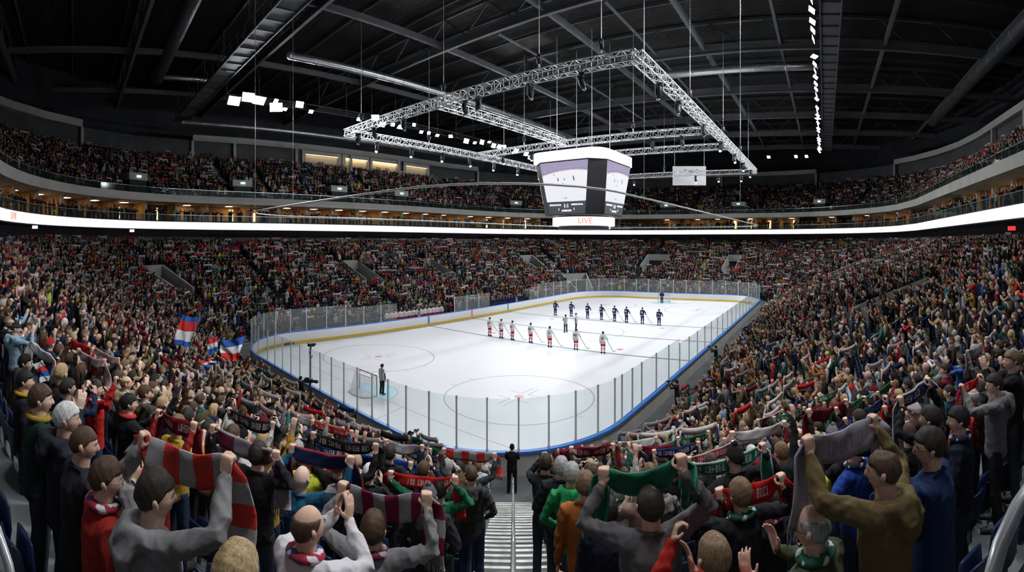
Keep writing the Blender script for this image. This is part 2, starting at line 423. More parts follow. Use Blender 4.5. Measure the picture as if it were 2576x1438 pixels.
# ------------------------------------------------------------------ roof
deck = mat('roof_deck', (0.05, 0.055, 0.065), 0.6)
nt = deck.node_tree; b = nt.nodes['Principled BSDF']; tc = nt.nodes.new('ShaderNodeTexCoord'); wv = nt.nodes.new('ShaderNodeTexWave')
wv.inputs['Scale'].default_value = 1.1; wv.bands_direction = 'X'; nt.links.new(tc.outputs['Object'], wv.inputs['Vector'])
bp = nt.nodes.new('ShaderNodeBump'); bp.inputs['Strength'].default_value = 1; bp.inputs['Distance'].default_value = .12
nt.links.new(wv.outputs['Fac'], bp.inputs['Height']); nt.links.new(bp.outputs[0], b.inputs['Normal'])
rmp = nt.nodes.new('ShaderNodeMapRange'); rmp.inputs[3].default_value = .008; rmp.inputs[4].default_value = .035; nt.links.new(wv.outputs['Fac'], rmp.inputs[0])
cmb = nt.nodes.new('ShaderNodeCombineColor'); 
for i in range(3): nt.links.new(rmp.outputs[0], cmb.inputs[i])
nt.links.new(cmb.outputs[0], b.inputs['Base Color'])
m = MB(); m.box((-42, -44, 33.2), (106, 74, 33.6)); struct(m.build('ceiling', deck))
beam_m = mat('roof_beam', (0.12, 0.125, 0.135), 0.55, noise=(.3, .15))
def roof_beam(a, b, w_=.35, h=.9):
    m = MB(); a, b = Vector(a), Vector(b); z = Vector((0, 0, h / 2))
    m.beam(a + z, b + z, w_, .12); m.beam(a - z, b - z, w_, .14); m.beam(a, b, .08, h)
    o = m.build('roof_beam', beam_m); struct(o); return o
XB = [-20.5, -6.5, 7.5, 22.5, 37, 51.2, 64.7, 77.5, 91]
YB = [-27, -15.5, -4.5, 3.8, 14.7, 27.7, 43, 57]
for x in XB: roof_beam((x, -42, 30), (x, 72, 30))
for y in YB: roof_beam((-42, y, 30.3), (104, y, 30.3), .3, .5)
# upper chords and diagonals of the roof trusses
for x in XB:
    m = MB(); m.beam((x, -42, 32.9), (x, 72, 32.9), .3, .3)
    for k in range(19):
        y = -42 + 6 * k; m.beam((x, y, 30.3), (x, y + 3, 32.8), .14, .14); m.beam((x, y + 3, 32.8), (x, y + 6, 30.3), .14, .14)
    struct(m.build('roof_beam', steel_dark))
for k in range(24):       # purlins under the deck
    x = -30 + 5.6 * k; m = MB(); m.beam((x, -42, 32.95), (x, 72, 32.95), .18, .35); struct(m.build('roof_beam', steel_dark))
for y in (9.2, 21): 
    m = MB(); m.beam((24, y, 30.1), (92, y, 30.1), .16, .2); struct(m.build('roof_beam', beam_m))
# ducts
duct_m = mat('duct_metal', (0.55, 0.56, 0.58), 0.32, 0.85, noise=(.8, .1)); duct_d = mat('duct_dark', (0.10, .105, .115), .45, .5)
def duct(name, label, a, b, r, m_):
    a, b = Vector(a), Vector(b); d = b - a; n = max(2, int(d.length / 3)); m = MB(); m.tube([a, b], r, 16)
    for i in range(n + 1):
        c = a + d * i / n; t = d.normalized() * .06; m.tube([c - t, c + t], r * 1.05, 16)
    o = m.build(name, m_, None, True); tag(o, label, 'air duct'); return o
duct('air_duct', 'long silver air duct running lengthwise under the roof', (9, 36.4, 29), (88, 36.4, 29), .42, duct_m)
duct('air_duct', 'silver air duct crossing above the centre of the rink to the right catwalk', (40.4, -8.4, 29), (40.4, 9.5, 29), .48, duct_m)
duct('air_duct', 'silver duct low along the left wall above the upper stand', (2, 56, 26), (62, 56, 26), .35, duct_m)
duct('air_duct', 'large dark duct rising high over the right upper stand', (6, -26.4, 28.6), (62, -26.4, 28.6), .75, duct_d)
duct('air_duct', 'grey duct high at left crossing towards the left wall', (-3.8, 22, 28.6), (-3.2, 46.4, 28.6), .65, duct_d)
duct('air_duct', 'short silver duct at left end of the grey duct', (-2.4, 47.6, 29.2), (5, 47.6, 29.2), .3, duct_m)
# ------------------------------------------------------------------ catwalks with floodlights
def catwalk(label, a, b, wd=1.6):
    t = thing('catwalk', label, 'catwalk', a); a, b = Vector(a), Vector(b); d = (b - a); L_ = d.length; d.normalize(); s = Vector((-d.y, d.x, 0))
    o = Vector((0, 0, 0)); e = d * L_
    m = MB(); m.beam(o, e, wd, .08)
    m.build('walkway_deck', beam_m, t)
    k = 0; me_ = None
    while k < L_:
        if me_ is None: m = MB(); m.beam(- s * wd / 2 + Vector((0, 0, -.1)), s * wd / 2 + Vector((0, 0, -.1)), .25, .14); o_ = m.build('deck_slat', steel_dark, t); me_ = o_.data
        else: o_ = bpy.data.objects.new('deck_slat', me_); COL.objects.link(o_); o_.parent = t; o_.location = d * k
        k += 2.0
    for sg in (-1, 1):
        m = MB(); q = s * sg * wd / 2
        for z in (.55, 1.1): m.beam(o + q + Vector((0, 0, z)), e + q + Vector((0, 0, z)), .05, .05)
        k = 0
        while k <= L_: m.beam(q + d * k, q + d * k + Vector((0, 0, 1.1)), .05, .05); k += 2
        k = 1
        while k <= L_: m.beam(q + d * k + Vector((0, 0, 1.1)), q + d * k + Vector((0, 0, 3.2)), .06, .06); k += 7
        m.beam(o + q + Vector((0, 0, -.12)), e + q + Vector((0, 0, -.12)), .12, .3)
        m.build('guard_rail', beam_m, t)
    return t
catwalk('long catwalk under the roof on the right with white floodlights along it', (-14, -9.6, 27), (80, -9.6, 27))
catwalk('crosswise catwalk high at left over the near goal end', (2.6, 14, 27.2), (2.6, 60, 27.2), 2.0)
m = MB(); m.tube([(4, 42.4, 26.1), (84, 42.4, 26.1)], .06, 6); m.tube([(4, 42.4, 25.4), (84, 42.4, 25.4)], .045, 6)
for k_ in range(21): m.beam((4 + 4 * k_, 42.4, 25.4), (4 + 4 * k_, 42.4, 30), .05, .05)
tag(m.build('lamp_rail', steel_dark), 'thin dark pipe rail on the left roof side carrying bright floodlights', 'lamp rail')
lamp_on = mat('lamp_glow', (0.92, 0.96, 1.0), .4, emit=38); lamp_warm = mat('lamp_glow_warm', (1.0, 0.78, .55), .4, emit=30); lamp_on.cycles.emission_sampling = 'NONE'; lamp_warm.cycles.emission_sampling = 'NONE'
lamp_body = mat('lamp_body', (.05, .05, .055), .5, .3)
def floodlight(label, p, target, w_=.62, h=.42, power=0, warm=False, group=None, spread=1.8):
    t = thing('floodlight', label, 'floodlight', p, 0, group)
    q = (Vector(target) - Vector(p)).to_track_quat('-Z', 'Y'); t.rotation_mode = 'QUATERNION'; t.rotation_quaternion = q
    m = MB(); m.box((-w_ / 2, -h / 2, 0), (w_ / 2, h / 2, .22)); m.box((-w_ / 2 - .03, -h / 2 - .03, -.02), (w_ / 2 + .03, -h / 2, .05)); m.box((-w_ / 2 - .03, h / 2, -.02), (w_ / 2 + .03, h / 2 + .03, .05))
    m.box((-.04, -h / 2 - .12, .05), (.04, h / 2 + .12, .1)); m.beam((0, 0, .2), (0, .1, .55), .06, .06)
    m.build('housing', lamp_body, t)
    m = MB(); m.box((-w_ / 2 + .02, -h / 2 + .02, -.015), (w_ / 2 - .02, h / 2 - .02, -.002)); m.build('lens', lamp_warm if warm else lamp_on, t)
    if power:
        l = area('flood_beam', (0, 0, -.05), (0, 0, -1), (w_ * 1.3, h * 2.4), power, spread, (.93, .97, 1)); l.parent = t
    return t
PW = 262
fl = 0
for i in range(49):      # right row, under the inner edge of the catwalk; it runs on overhead behind the photographer
    x = -11 + i * 1.85 + RNG.uniform(-.3, .3)
    if i % 9 == 4: continue
    if x < 13: tg = [(-10, 0, 5), (-5, -9, 5), (-13, 8, 6), (6, -10, 5)][i % 4]; pw = PW * .75
    elif i % 2: tg = (x, 44, 5) if i % 4 == 1 else (x * .85 + 2, 22 - 12 * (i % 3), 0); pw = PW * (1.7 if i % 4 == 1 else .8)
    else: tg = (x * .85 + 2, 22 - 6 * (i % 4), 0); pw = PW * .9
    floodlight('white floodlight in the long right row under the catwalk', (x, -8.2, 26.5), tg, .8, .55, pw, group='floodlights along the right catwalk', spread=1.25 if x < 13 else 1.8); fl += 1
for i in range(40):
    x = 4 + i * 1.75 + RNG.uniform(-.5, .5); big = i < 4 or RNG.random() < .35
    if i in (7, 8, 9, 20): continue
    tg = (x * .8 + 5, 6 + 5 * (i % 5), 0) if i % 2 == 0 else ([(x, -14, 4), (-9, 4, 5), (x * .9, -14, 4), (x + 4, -16, 6)][(i // 2) % 4])
    floodlight('white floodlight in the row over the left stand', (x, 41.3 + RNG.uniform(-.5, .3), 25.3 + RNG.uniform(-.6, .3)), tg, 1.45 if i < 4 else (1.0 if big else .6), 1.0 if i < 4 else (.72 if big else .45), PW * .9 if i % 2 == 0 else PW * 1.2, warm=False, group='floodlights along the left catwalk', spread=1.8 if i % 2 == 0 else 1.35); fl += 1
floodlight('warm orange floodlight between the bright white ones at left', (9.6, 41.3, 25.5), (18, 14, 0), .6, .7, 0, True)
for i, x in enumerate((78.5, 84, 86)):
    floodlight(['small warm floodlight alone on the far roof', 'left lamp of the far pair by the catwalk end', 'right lamp of the far pair by the catwalk end'][i], (86, [2.5, -3.2, -5.4][i], 27.0), (50, 15, 0), .7, .6, 0, i == 0)

# ------------------------------------------------------------------ lighting truss
truss_m = mat('truss_aluminium', (0.72, 0.73, 0.75), 0.35, 0.55)
def truss(name, a, b, parent, w_=.62, r=.032, step=.75):
    a, b = Vector(a), Vector(b); d = b - a; L_ = d.length; d.normalize(); s = Vector((-d.y, d.x, 0)) * w_ / 2; z = Vector((0, 0, w_ / 2)); m = MB()
    cs = [s + z, s - z, -s - z, -s + z]
    for c in cs: m.beam(a + c, b + c, r * 2, r * 2)
    n = int(L_ / step)
    for i in range(n):
        p, q = a + d * (L_ * i / n), a + d * (L_ * (i + 1) / n)
        for j in range(4):
            c0, c1 = cs[j], cs[(j + 1) % 4]
            if i % 2: c0, c1 = c1, c0
            m.beam(p + c0, q + c1, r * 1.1, r * 1.1); m.beam(p + cs[j], p + cs[(j + 1) % 4], r, r)
    return m.build(name, truss_m, parent)
TZ = 19.6; TX0, TX1, TY0, TY1 = 11.4, 56.2, 1.0, 29.0
tr = thing('lighting_truss', 'large rectangular silver lighting truss hanging above the ice', 'truss', (0, 0, 0))
for a, b in (((TX0, TY0), (TX0, TY1)), ((TX1, TY0), (TX1, TY1)), ((TX0, TY0), (TX1, TY0)), ((TX0, TY1), (TX1, TY1)),
             ((TX0, 16.6), (30, 16.6)), ((29.8, TY0), (29.8, TY1)), ((37.4, TY0), (37.4, 24))):
    truss('truss_beam', (a[0], a[1], TZ), (b[0], b[1], TZ), tr)
cable_m = mat('steel_cable', (0.55, 0.56, 0.58), .4, .6)
def cable(a, b, r=.018, label=None, group=None):
    m = MB(); m.tube([a, b], r, 5); o = m.build('hanging_cable', cable_m); tag(o, label or 'thin steel cable holding the lighting truss from the roof', 'cable', group or 'truss cables'); return o
hoist_m = mat('hoist_black', (.03, .03, .035), .5)
for x, y in ((TX0, 3.2), (TX0, 7.5), (TX0, 15.9), (TX0, 26.5), (TX1, TY0 + 1), (TX1, 15), (TX1, 28), (22, TY0), (34, TY0), (44, TY0), (22, TY1), (35, TY1), (46, TY1), (29.8, 9), (29.8, 22)):
    cable((x, y, TZ + 1.1), (x, y, 30), group='truss cables')
    t = thing('chain_hoist', 'black chain hoist on the lighting truss under its cable', 'hoist', (x, y, TZ + .44), 0, 'truss hoists')
    m = MB(); m.tube([(0, 0, .35), (0, 0, .8)], .16, 10); m.tube([(-.22, 0, .62), (.22, 0, .62)], .1, 8); m.build('motor', hoist_m, t, True)
    m = MB(); m.tube([(0, 0, -.1), (0, 0, .35)], .05, 6); m.build('hook_chain', cable_m, t)
def spot_lamp(p, tilt, lit, label, group):
    t = thing('stage_light', label, 'stage light', p, RNG.uniform(0, 6), group)
    m = MB(); m.box((-.2, -.16, -.38), (.2, .16, -.2)); m.box((-.24, -.07, -.95), (-.19, .07, -.3)); m.box((.19, -.07, -.95), (.24, .07, -.3)); m.build('yoke', hoist_m, t)
    m = MB(); c, s_ = math.cos(tilt), math.sin(tilt); d = Vector((0, s_, -c))
    o = Vector((0, 0, -.75)); m.tube([o - d * .28, o - d * .1, o + d * .2, o + d * .34], [.13, .18, .19, .15], 12); m.build('lamp_head', hoist_m, t, True)
    m = MB(); m.tube([o + d * .43, o + d * .445], .13, 12); m.build('lens', lamp_on if lit else steel, t)
for y in (4.5, 8.2, 12.5, 13.8, 20.5, 24.5, 27): spot_lamp((TX0, y, TZ - .2), .4, False, 'black moving head stage light hanging from the near truss beam', 'dark stage lights on the near beam')
for x in (15, 19.5, 24, 28.5, 33, 38, 43, 47.5, 52): spot_lamp((x, TY1, TZ - .2), .2, True, 'lit stage light hanging from the left truss beam', 'lit stage lights on the left beam')
for x in (15, 19, 26, 33, 40, 46, 52): spot_lamp((x, TY0, TZ - .2), .3, x > 30, 'stage light hanging from the right truss beam', 'stage lights on the right beam')
for y in (3, 6.5, 10, 20, 24): spot_lamp((TX1, y, TZ - .2), .2, True, 'lit stage light hanging from the far truss beam', 'lit stage lights on the far beam')
for y in (4, 7, 21, 25): spot_lamp((29.8, y, TZ - .2), .2, y > 20, 'stage light hanging from the crosswise middle truss beam', 'stage lights on the middle beam')
# extra steel cables seen at left and right
for x, y, z0 in ((737, 90, 11.8), (642, 150, 11.8)):
    p = pix(x, HORY, 34); cable((p.x, p.y, z0), (p.x, p.y, 30), .02, 'long thin cable hanging from the roof to the net rail at left', 'net rail cables')
for x in (1620, 1862): 
    p = pix(x, HORY, 30); cable((p.x, p.y, 11.8), (p.x, p.y, 30), .02, 'thin cable hanging from the roof to the net rail at right', 'net rail cables at right')
# safety net rail
rail_m = mat('net_rail', (.72, .72, .70), .4, .3)
m = MB(); pts = []
for uu in np.linspace(0, PER, 120, endpoint=False):
    p, n = board(uu); pts.append((p[0] - n[0] * .2, p[1] - n[1] * .2, 11.62))
m.tube(pts, .05, 6, ref=(0, 0, 1), closed=True); o = m.build('net_rail', rail_m, None, True); tag(o, 'thin pale curved rail hanging over the boards all round the rink', 'rail')

# ------------------------------------------------------------------ scoreboard
scr_frame = mat('scoreboard_frame', (.022, .022, .026), .5); scr_w = mat('scoreboard_white', (.95, .95, 1), .4, emit=1.15)
scr_grey = mat('score_panel', (.10, .10, .11), .5, emit=.35); txt_w = mat('score_text', (.9, .9, .95), .5, emit=1.3); txt_r = mat('live_text', (.75, .18, .08), .5, emit=1.0)
def screen_mat():
    m = bpy.data.materials.new('screen_picture'); m.use_nodes = True; nt = m.node_tree; L = nt.links.new; b = nt.nodes['Principled BSDF']
    tc = nt.nodes.new('ShaderNodeTexCoord'); sx = nt.nodes.new('ShaderNodeSeparateXYZ'); L(tc.outputs['UV'], sx.inputs[0])
    # rows of crowd at the top, curved white ice under it
    ad = nt.nodes.new('ShaderNodeMath'); ad.operation = 'SUBTRACT'; L(sx.outputs[0], ad.inputs[0]); ad.inputs[1].default_value = .62
    sq = nt.nodes.new('ShaderNodeMath'); sq.operation = 'MULTIPLY'; L(ad.outputs[0], sq.inputs[0]); L(ad.outputs[0], sq.inputs[1])
    m2 = nt.nodes.new('ShaderNodeMath'); m2.operation = 'MULTIPLY_ADD'; L(sq.outputs[0], m2.inputs[0]); m2.inputs[1].default_value = .28; L(sx.outputs[1], m2.inputs[2])
    rp = nt.nodes.new('ShaderNodeValToRGB'); L(m2.outputs[0], rp.inputs[0]); e = rp.color_ramp.elements
    e[0].position = 0; e[0].color = (.88, .89, .96, 1); e[1].position = .76; e[1].color = (.92, .92, .97, 1)
    for p_, c in ((.78, (.80, .50, .62, 1)), (.80, (.40, .38, .62, 1)), (.82, (.18, .16, .30, 1)), (1.0, (.14, .13, .24, 1))):
        q = rp.color_ramp.elements.new(p_); q.color = c
    n = nt.nodes.new('ShaderNodeTexNoise'); n.inputs['Scale'].default_value = 40; L(tc.outputs['UV'], n.inputs[0])
    gt = nt.nodes.new('ShaderNodeMath'); gt.operation = 'GREATER_THAN'; L(m2.outputs[0], gt.inputs[0]); gt.inputs[1].default_value = .82
    ml = nt.nodes.new('ShaderNodeMath'); ml.operation = 'MULTIPLY'; L(gt.outputs[0], ml.inputs[0]); L(n.outputs['Fac'], ml.inputs[1])
    mx = nt.nodes.new('ShaderNodeMix'); mx.data_type = 'RGBA'; L(ml.outputs[0], mx.inputs[0]); L(rp.outputs[0], mx.inputs[6]); mx.inputs[7].default_value = (.6, .55, .75, 1)
    b.inputs['Base Color'].default_value = (0, 0, 0, 1); L(mx.outputs[2], b.inputs['Emission Color']); b.inputs['Emission Strength'].default_value = .95; MATS['screen'] = m; return m
scr_m = screen_mat()
BX, BY = 30.0, 14.6
sb = thing('scoreboard_cube', 'hanging four sided video scoreboard with white band on top and LIVE ring below', 'scoreboard', (BX, BY, 0))
def octo(h, ch, z): return [(h, -h + ch, z), (h, h - ch, z), (h - ch, h, z), (-h + ch, h, z), (-h, h - ch, z), (-h, -h + ch, z), (-h + ch, -h, z), (h - ch, -h, z)]
def loft(rings, mats, name, smooth=False):
    mb_ = MB(); n = len(rings[0])
    for r in rings: mb_.v.extend(r)
    for i in range(len(rings) - 1):
        for j in range(n): mb_.f.append((i * n + j, i * n + (j + 1) % n, (i + 1) * n + (j + 1) % n, (i + 1) * n + j)); mb_.m.append(0)
    mb_.f.append(tuple(reversed(range(n)))); mb_.m.append(0); mb_.f.append(tuple((len(rings) - 1) * n + j for j in range(n))); mb_.m.append(0)
    return mb_.build(name, mats, sb, smooth)
HT, HB, CT, CB = 4.05, 3.35, 1.35, 1.35
SZ0, SZ1 = 11.9, 17.1
loft([octo(HB, CB, SZ0), octo(HT, CT, SZ1)], scr_frame, 'casing')
def band(h, ch, z0, z1, name, n=10):   # rounded square ring
    def rr(h, z):
        P_ = []
        for cx, cyy, a0 in ((h - ch, h - ch, 0), (-h + ch, h - ch, 90), (-h + ch, -h + ch, 180), (h - ch, -h + ch, 270)):
            for i in range(n + 1):
                a = math.radians(a0 + 90 * i / n); P_.append((cx + ch * math.cos(a), cyy + ch * math.sin(a), z))
        return P_
    return loft([rr(h, z0), rr(h, z1)], scr_w, name)
band(HT + .1, 1.6, SZ1 + .04, SZ1 + .98, 'top_band')
m = MB(); m.tube([(0, 0, SZ0 - .98), (0, 0, SZ0 - .14)], 3.25, 40); rb = m
lr = [[(3.2 * math.cos(a), 3.2 * math.sin(a), z) for a in np.linspace(0, 2 * PI, 48, endpoint=False)] for z in (SZ0 - 1.0, SZ0 - .16)]
loft(lr, scr_w, 'live_ring')
lr = [[(2.6 * math.cos(a), 2.6 * math.sin(a), z) for a in np.linspace(0, 2 * PI, 32, endpoint=False)] for z in (SZ0 - 1.35, SZ0 - 1.0)]
loft(lr, scr_frame, 'lower_hub')
lr = [[(2.6 * math.cos(a), 2.6 * math.sin(a), z) for a in np.linspace(0, 2 * PI, 32, endpoint=False)] for z in (SZ0 - .16, SZ0 + .02)]
loft(lr, scr_frame, 'collar')
def text(s, size, M, mt, parent, name='lettering', ext=.01, bold=False):
    c = bpy.data.curves.new(name, 'FONT'); c.body = s; c.size = size; c.extrude = ext; c.align_x = 'CENTER'; c.align_y = 'CENTER'; c.resolution_u = 3
    if bold: c.offset = size * .012
    o = bpy.data.objects.new(name, c); COL.objects.link(o); me = bpy.data.meshes.new_from_object(o.evaluated_get(bpy.context.evaluated_depsgraph_get())); bpy.data.objects.remove(o)
    me.materials.clear(); me.materials.append(mt); o = bpy.data.objects.new(name, me); COL.objects.link(o); o.parent = parent; o.matrix_local = M; return o
def face_M(a, z, u_=0.0):   # frame on the sloped side facing azimuth a
    t_ = (z - SZ0) / (SZ1 - SZ0); h = HB + (HT - HB) * t_; tl = math.atan2(HT - HB, SZ1 - SZ0)
    n = Vector((math.cos(a) * math.cos(tl), math.sin(a) * math.cos(tl), -math.sin(tl))); r = Vector((-math.sin(a), math.cos(a), 0)); up = n.cross(r)
    M = Matrix((r, up, n)).transposed().to_4x4(); M.translation = Vector((math.cos(a) * h, math.sin(a) * h, z)) + r * u_; return M
for a in (0, PI / 2, PI, -PI / 2):
    def quad(z0, z1, mt, name, uv=False, e=.03, w_=1.0):
        V = []
        for z in (z0, z1):
            M = face_M(a, z); t_ = (z - SZ0) / (SZ1 - SZ0); hw = (HB - CB + (HT - HB) * t_ * 1.0) * w_
            for s_ in (-1, 1): V.append(M @ Vector((s_ * hw, 0, e)))
        m = MB(); 
        Vb = [v - face_M(a, z0).to_3x3() @ Vector((0, 0, e - .005)) for v in V]
        m.add([*V, *Vb], [(0, 1, 3, 2), (4, 6, 7, 5), (0, 4, 5, 1), (1, 5, 7, 3), (3, 7, 6, 2), (2, 6, 4, 0)]); o = m.build(name, mt, sb)
        if uv:
            ul = o.data.uv_layers.new(name='uv'); 
            for k, c_ in enumerate(((0, 0), (1, 0), (1, 1), (0, 1))): ul.data[k].uv = c_
        return o
    quad(SZ0 + 1.30, SZ1 - .12, scr_m, 'video_screen', True)
    quad(SZ0 + .08, SZ0 + 1.28, scr_grey, 'score_panel')
    zt = SZ0 + .95
    for s_, sz, u_, z in (('1:1', .50, 0, SZ0 + .88), ('SPRUZSTADA', .22, -1.22, SZ0 + .98), ('SVREZAAVAL', .22, 1.22, SZ0 + .98), ('1', .34, -.85, SZ0 + .55), ('1', .34, .85, SZ0 + .55), ('M.RMAGIS', .24, 0, SZ0 + .42)):
        M = face_M(a, z, u_); M.translation += M.to_3x3() @ Vector((0, 0, .04)); text(s_, sz, M, txt_w, sb, 'lettering', .008, True)
    # small skaters in the picture
    m = MB()
    for uu_, zz, hh in ((-1.15, 3.9, .16), (-.75, 3.45, .22), (-.7, 3.35, .2), (.0, 3.4, .2), (1.0, 3.55, .26), (1.05, 3.35, .26), (-.2, 2.95, .2), (-.1, 1.62, .13), (.1, 1.65, .15), (-.35, 1.58, .08)):
        M = face_M(a, SZ0 + zz, uu_); n_ = M.to_3x3() @ Vector((0, 0, .035)); M.translation += n_
        MB().box((-hh * .22, -hh * .5, 0), (hh * .22, hh * .5, .006), 0, M).build('picture_dot', mat('screen_dark', (.12, .12, .18), .5, emit=.5), sb)
    0 and m.build('picture_dot', mat('screen_dark', (.12, .12, .18), .5, emit=.5), sb)
for a in (PI + .55, -.55, PI + .55 + PI / 2 * 1.6):
    r = Vector((-math.sin(a), math.cos(a), 0)); n_ = Vector((math.cos(a), math.sin(a), 0)); M = Matrix((r, Vector((0, 0, 1)), n_)).transposed().to_4x4(); M.translation = n_ * 3.22 + Vector((0, 0, SZ0 - .58))
    text('LIVE', .78, M, txt_r, sb, 'lettering', .012)
for dx in (-2, 2):
    for dy in (-2, 2): cable((BX + dx, BY + dy, SZ1 + .98), (BX + dx, BY + dy, 30), .03, 'steel cable holding the video scoreboard cube from the roof', 'scoreboard cables')
# LIVE on the ribbon at far left
p = pix(25, 540, 30)
# hanging banner at right of the scoreboard
d_ = 74.0
a_ = pix(1692, 418, d_); c_ = pix(1776, 466, d_)
bt = thing('banner', 'white hanging sponsor banner right of the scoreboard beyond the truss', 'banner', a_)
m = MB(); e = c_ - a_; m.add([(0, 0, 0), (e.x, e.y, 0), (e.x, e.y, e.z), (0, 0, e.z)], [(0, 1, 2, 3)]); m.add([(.03, .0, 0), (e.x + .03, e.y, 0), (e.x + .03, e.y, e.z), (.03, 0, e.z)], [(3, 2, 1, 0)])
m.build('cloth', mat('banner_white', (.75, .75, .78), .7, emit=.12), bt)  # faint glow put into the cloth itself
r = Vector((e.x, e.y, 0)).normalized(); n_ = Vector((-math.cos(YAW), -math.sin(YAW), 0)); n_ = r.cross(Vector((0, 0, 1))); M = Matrix((r, Vector((0, 0, 1)), n_)).transposed().to_4x4(); M.translation = r * e.length * .48 + Vector((0, 0, -.75)) + n_ * .04
text('Coopa-B', .62, M, mat('banner_ink', (.16, .03, .06), .6), bt, 'lettering', .005, True)
for q in (a_ + r * .3, a_ + r * (Vector((e.x, e.y, 0)).length - .3)): cable(q, (q.x, q.y, 30), .02, 'thin cable holding the white banner', 'banner cables')
# ------------------------------------------------------------------ stairs, entrances, rails
def rowz(k): return Z0 + DZ * k
def slab(mb_, P, s0, s1, w0, z0, z1, mi):     # P(s) -> (point, side vector); a block across the aisle
    q = []
    for s in (s0, s1):
        p, sd = P(s); q += [(p[0] - sd[0] * w0, p[1] - sd[1] * w0), (p[0] + sd[0] * w0, p[1] + sd[1] * w0)]
    v = [(x, y, z) for z in (z0, z1) for x, y in q]
    mb_.add(v, [(0, 1, 3, 2), (4, 6, 7, 5), (0, 4, 5, 1), (1, 5, 7, 3), (3, 7, 6, 2), (2, 6, 4, 0)], mi)
def stairs(P, rows, s0, ds, z0, dz, w0, nos=.075):
    mb_ = MB()
    for k in rows:
        s = s0 + ds * k; z = z0 + dz * k
        slab(mb_, P, s + ds / 2, s + ds, w0, z, z + dz / 2, 0); slab(mb_, P, s + .005, s + ds / 2, w0, z, z + .006, 0)
        slab(mb_, P, s + .01, s + nos, w0 * .97, z, z + .012, 1); slab(mb_, P, s + ds / 2, s + ds / 2 + nos, w0 * .97, z + dz / 2, z + dz / 2 + .012, 1)
    o = mb_.build('floor_aisle_steps', [aisle_grey, step_white]); struct(o); return o
def radial(uu):
    def P(s):
        a, b = off(uu - .05, s), off(uu + .05, s); d = Vector((b[0] - a[0], b[1] - a[1])).normalized(); return off(uu, s), d
    return P
for uu in LOW_AISLES:
    if uu is None: continue
    rows = [k for k in range(NROW - 1) if not any(du(uu, uv) < h + .6 and a - 1 < S0 + DS * k < b for uv, h, a, b in VOMR)]
    stairs(radial(uu), rows, S0, DS, Z0, DZ, .6)
for uu in UP_AISLES: stairs(radial(uu), range(UN - 1), US0, UDS, UZ0, UDZ, .55)
# the stairs in front of the camera run straight down to the guard
_ts = np.linspace(0.2, 19.5, 800); _ss = np.array([s_of(CAMP.x + ADIR.x * t, CAMP.y + ADIR.y * t) for t in _ts])
def t_of_s(s): return float(np.interp(-s, -_ss, _ts))
def PA(s):
    t = t_of_s(s); return (CAMP.x + ADIR.x * t, CAMP.y + ADIR.y * t), ASIDE
AW = .66
stairs(PA, range(0, 19), S0, DS, Z0, DZ, AW, .08)
rail_grey = mat('handrail_metal', (.30, .30, .29), .4, .6)
t_ = thing('handrail', 'grey metal handrail running down the middle of the stairs in front', 'handrail')
k = 1
while k < 19:
    sA, sB = S0 + DS * k, S0 + DS * min(k + 3, 19)
    a, _ = PA(sA); b, _ = PA(sB); za, zb = rowz(k) + .92, rowz(k) + DZ * min(3, 19 - k) + .92; m = MB()
    A_, B_ = Vector((a[0], a[1], za)), Vector((b[0], b[1], zb)); ex = (B_ - A_).normalized() * .12
    m.tube([A_ - ex - Vector((0, 0, .12)), A_ - ex, B_ + ex * 0, B_ + Vector((0, 0, -.10))], .028, 8); m.build('rail_bar', rail_grey, t_, True)
    m = MB(); m.tube([A_ + (B_ - A_) * .12 - Vector((0, 0, .45)), A_ + (B_ - A_) * .88 - Vector((0, 0, .45))], .022, 6); m.build('middle_bar', rail_grey, t_, True)
    for q in (.12, .88):
        c = A_ + (B_ - A_) * q; m = MB(); m.tube([(c.x, c.y, floor_z(s_of(c.x, c.y))), (c.x, c.y, c.z)], .024, 8); m.build('rail_post', rail_grey, t_, True)
    k += 3
# entrances (openings in the stands)
pale = mat('entrance_concrete', (.34, .34, .33), .8, noise=(.8, .12)); sign_g = mat('exit_sign', (.55, .95, .65), .5, emit=1.6); sign_w = mat('lit_sign', (.95, .95, .9), .5, emit=1.5)
def entrance(uu, h, s0, s1, zf):
    m = MB(); P = radial(uu)
    def pt(s, e): q = off(uu + e * h, s); return q
    for e in (-1, 1):
        n = 6; V = []
        for i in range(n + 1):
            s = s0 + (s1 - s0) * i / n
            for ee in (e, e * (1 + .12 / h)):
                q = off(uu + ee * h, s); V += [(q[0], q[1], zf), (q[0], q[1], Z0 + DZ * (s - S0) / DS + 1.15)]
        F = []
        for i in range(n):
            a = 4 * i; b = a + 4; F += [(a, b, b + 1, a + 1), (a + 3, b + 3, b + 2, a + 2), (a + 1, b + 1, b + 3, a + 3)]
        F += [(0, 1, 3, 2), (4 * n, 4 * n + 2, 4 * n + 3, 4 * n + 1)]
        m.add(V, F, 0)
    a, b = pt(s1, -1), pt(s1, 1); zt = Z0 + DZ * (s1 - S0) / DS + 1.15
    c, d = pt(s1 - .15, -1), pt(s1 - .15, 1)
    m.add([(*a, zf), (*b, zf), (*b, zf + 2.0), (*a, zf + 2.0)], [(0, 1, 2, 3)], 1)  # black sheet stands in for the shade inside the doorway
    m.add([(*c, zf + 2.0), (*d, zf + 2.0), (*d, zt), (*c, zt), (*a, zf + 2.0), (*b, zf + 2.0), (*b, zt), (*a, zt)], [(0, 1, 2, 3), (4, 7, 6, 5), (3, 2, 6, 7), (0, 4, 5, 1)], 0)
    e_, f_ = pt(s0, -1), pt(s0, 1)
    m.add([(*e_, zf), (*f_, zf), (*b, zf), (*a, zf)], [(0, 1, 2, 3)], 2)
    struct(m.build('wall_entrance', [pale, black_wall_opening, concrete_dark]))
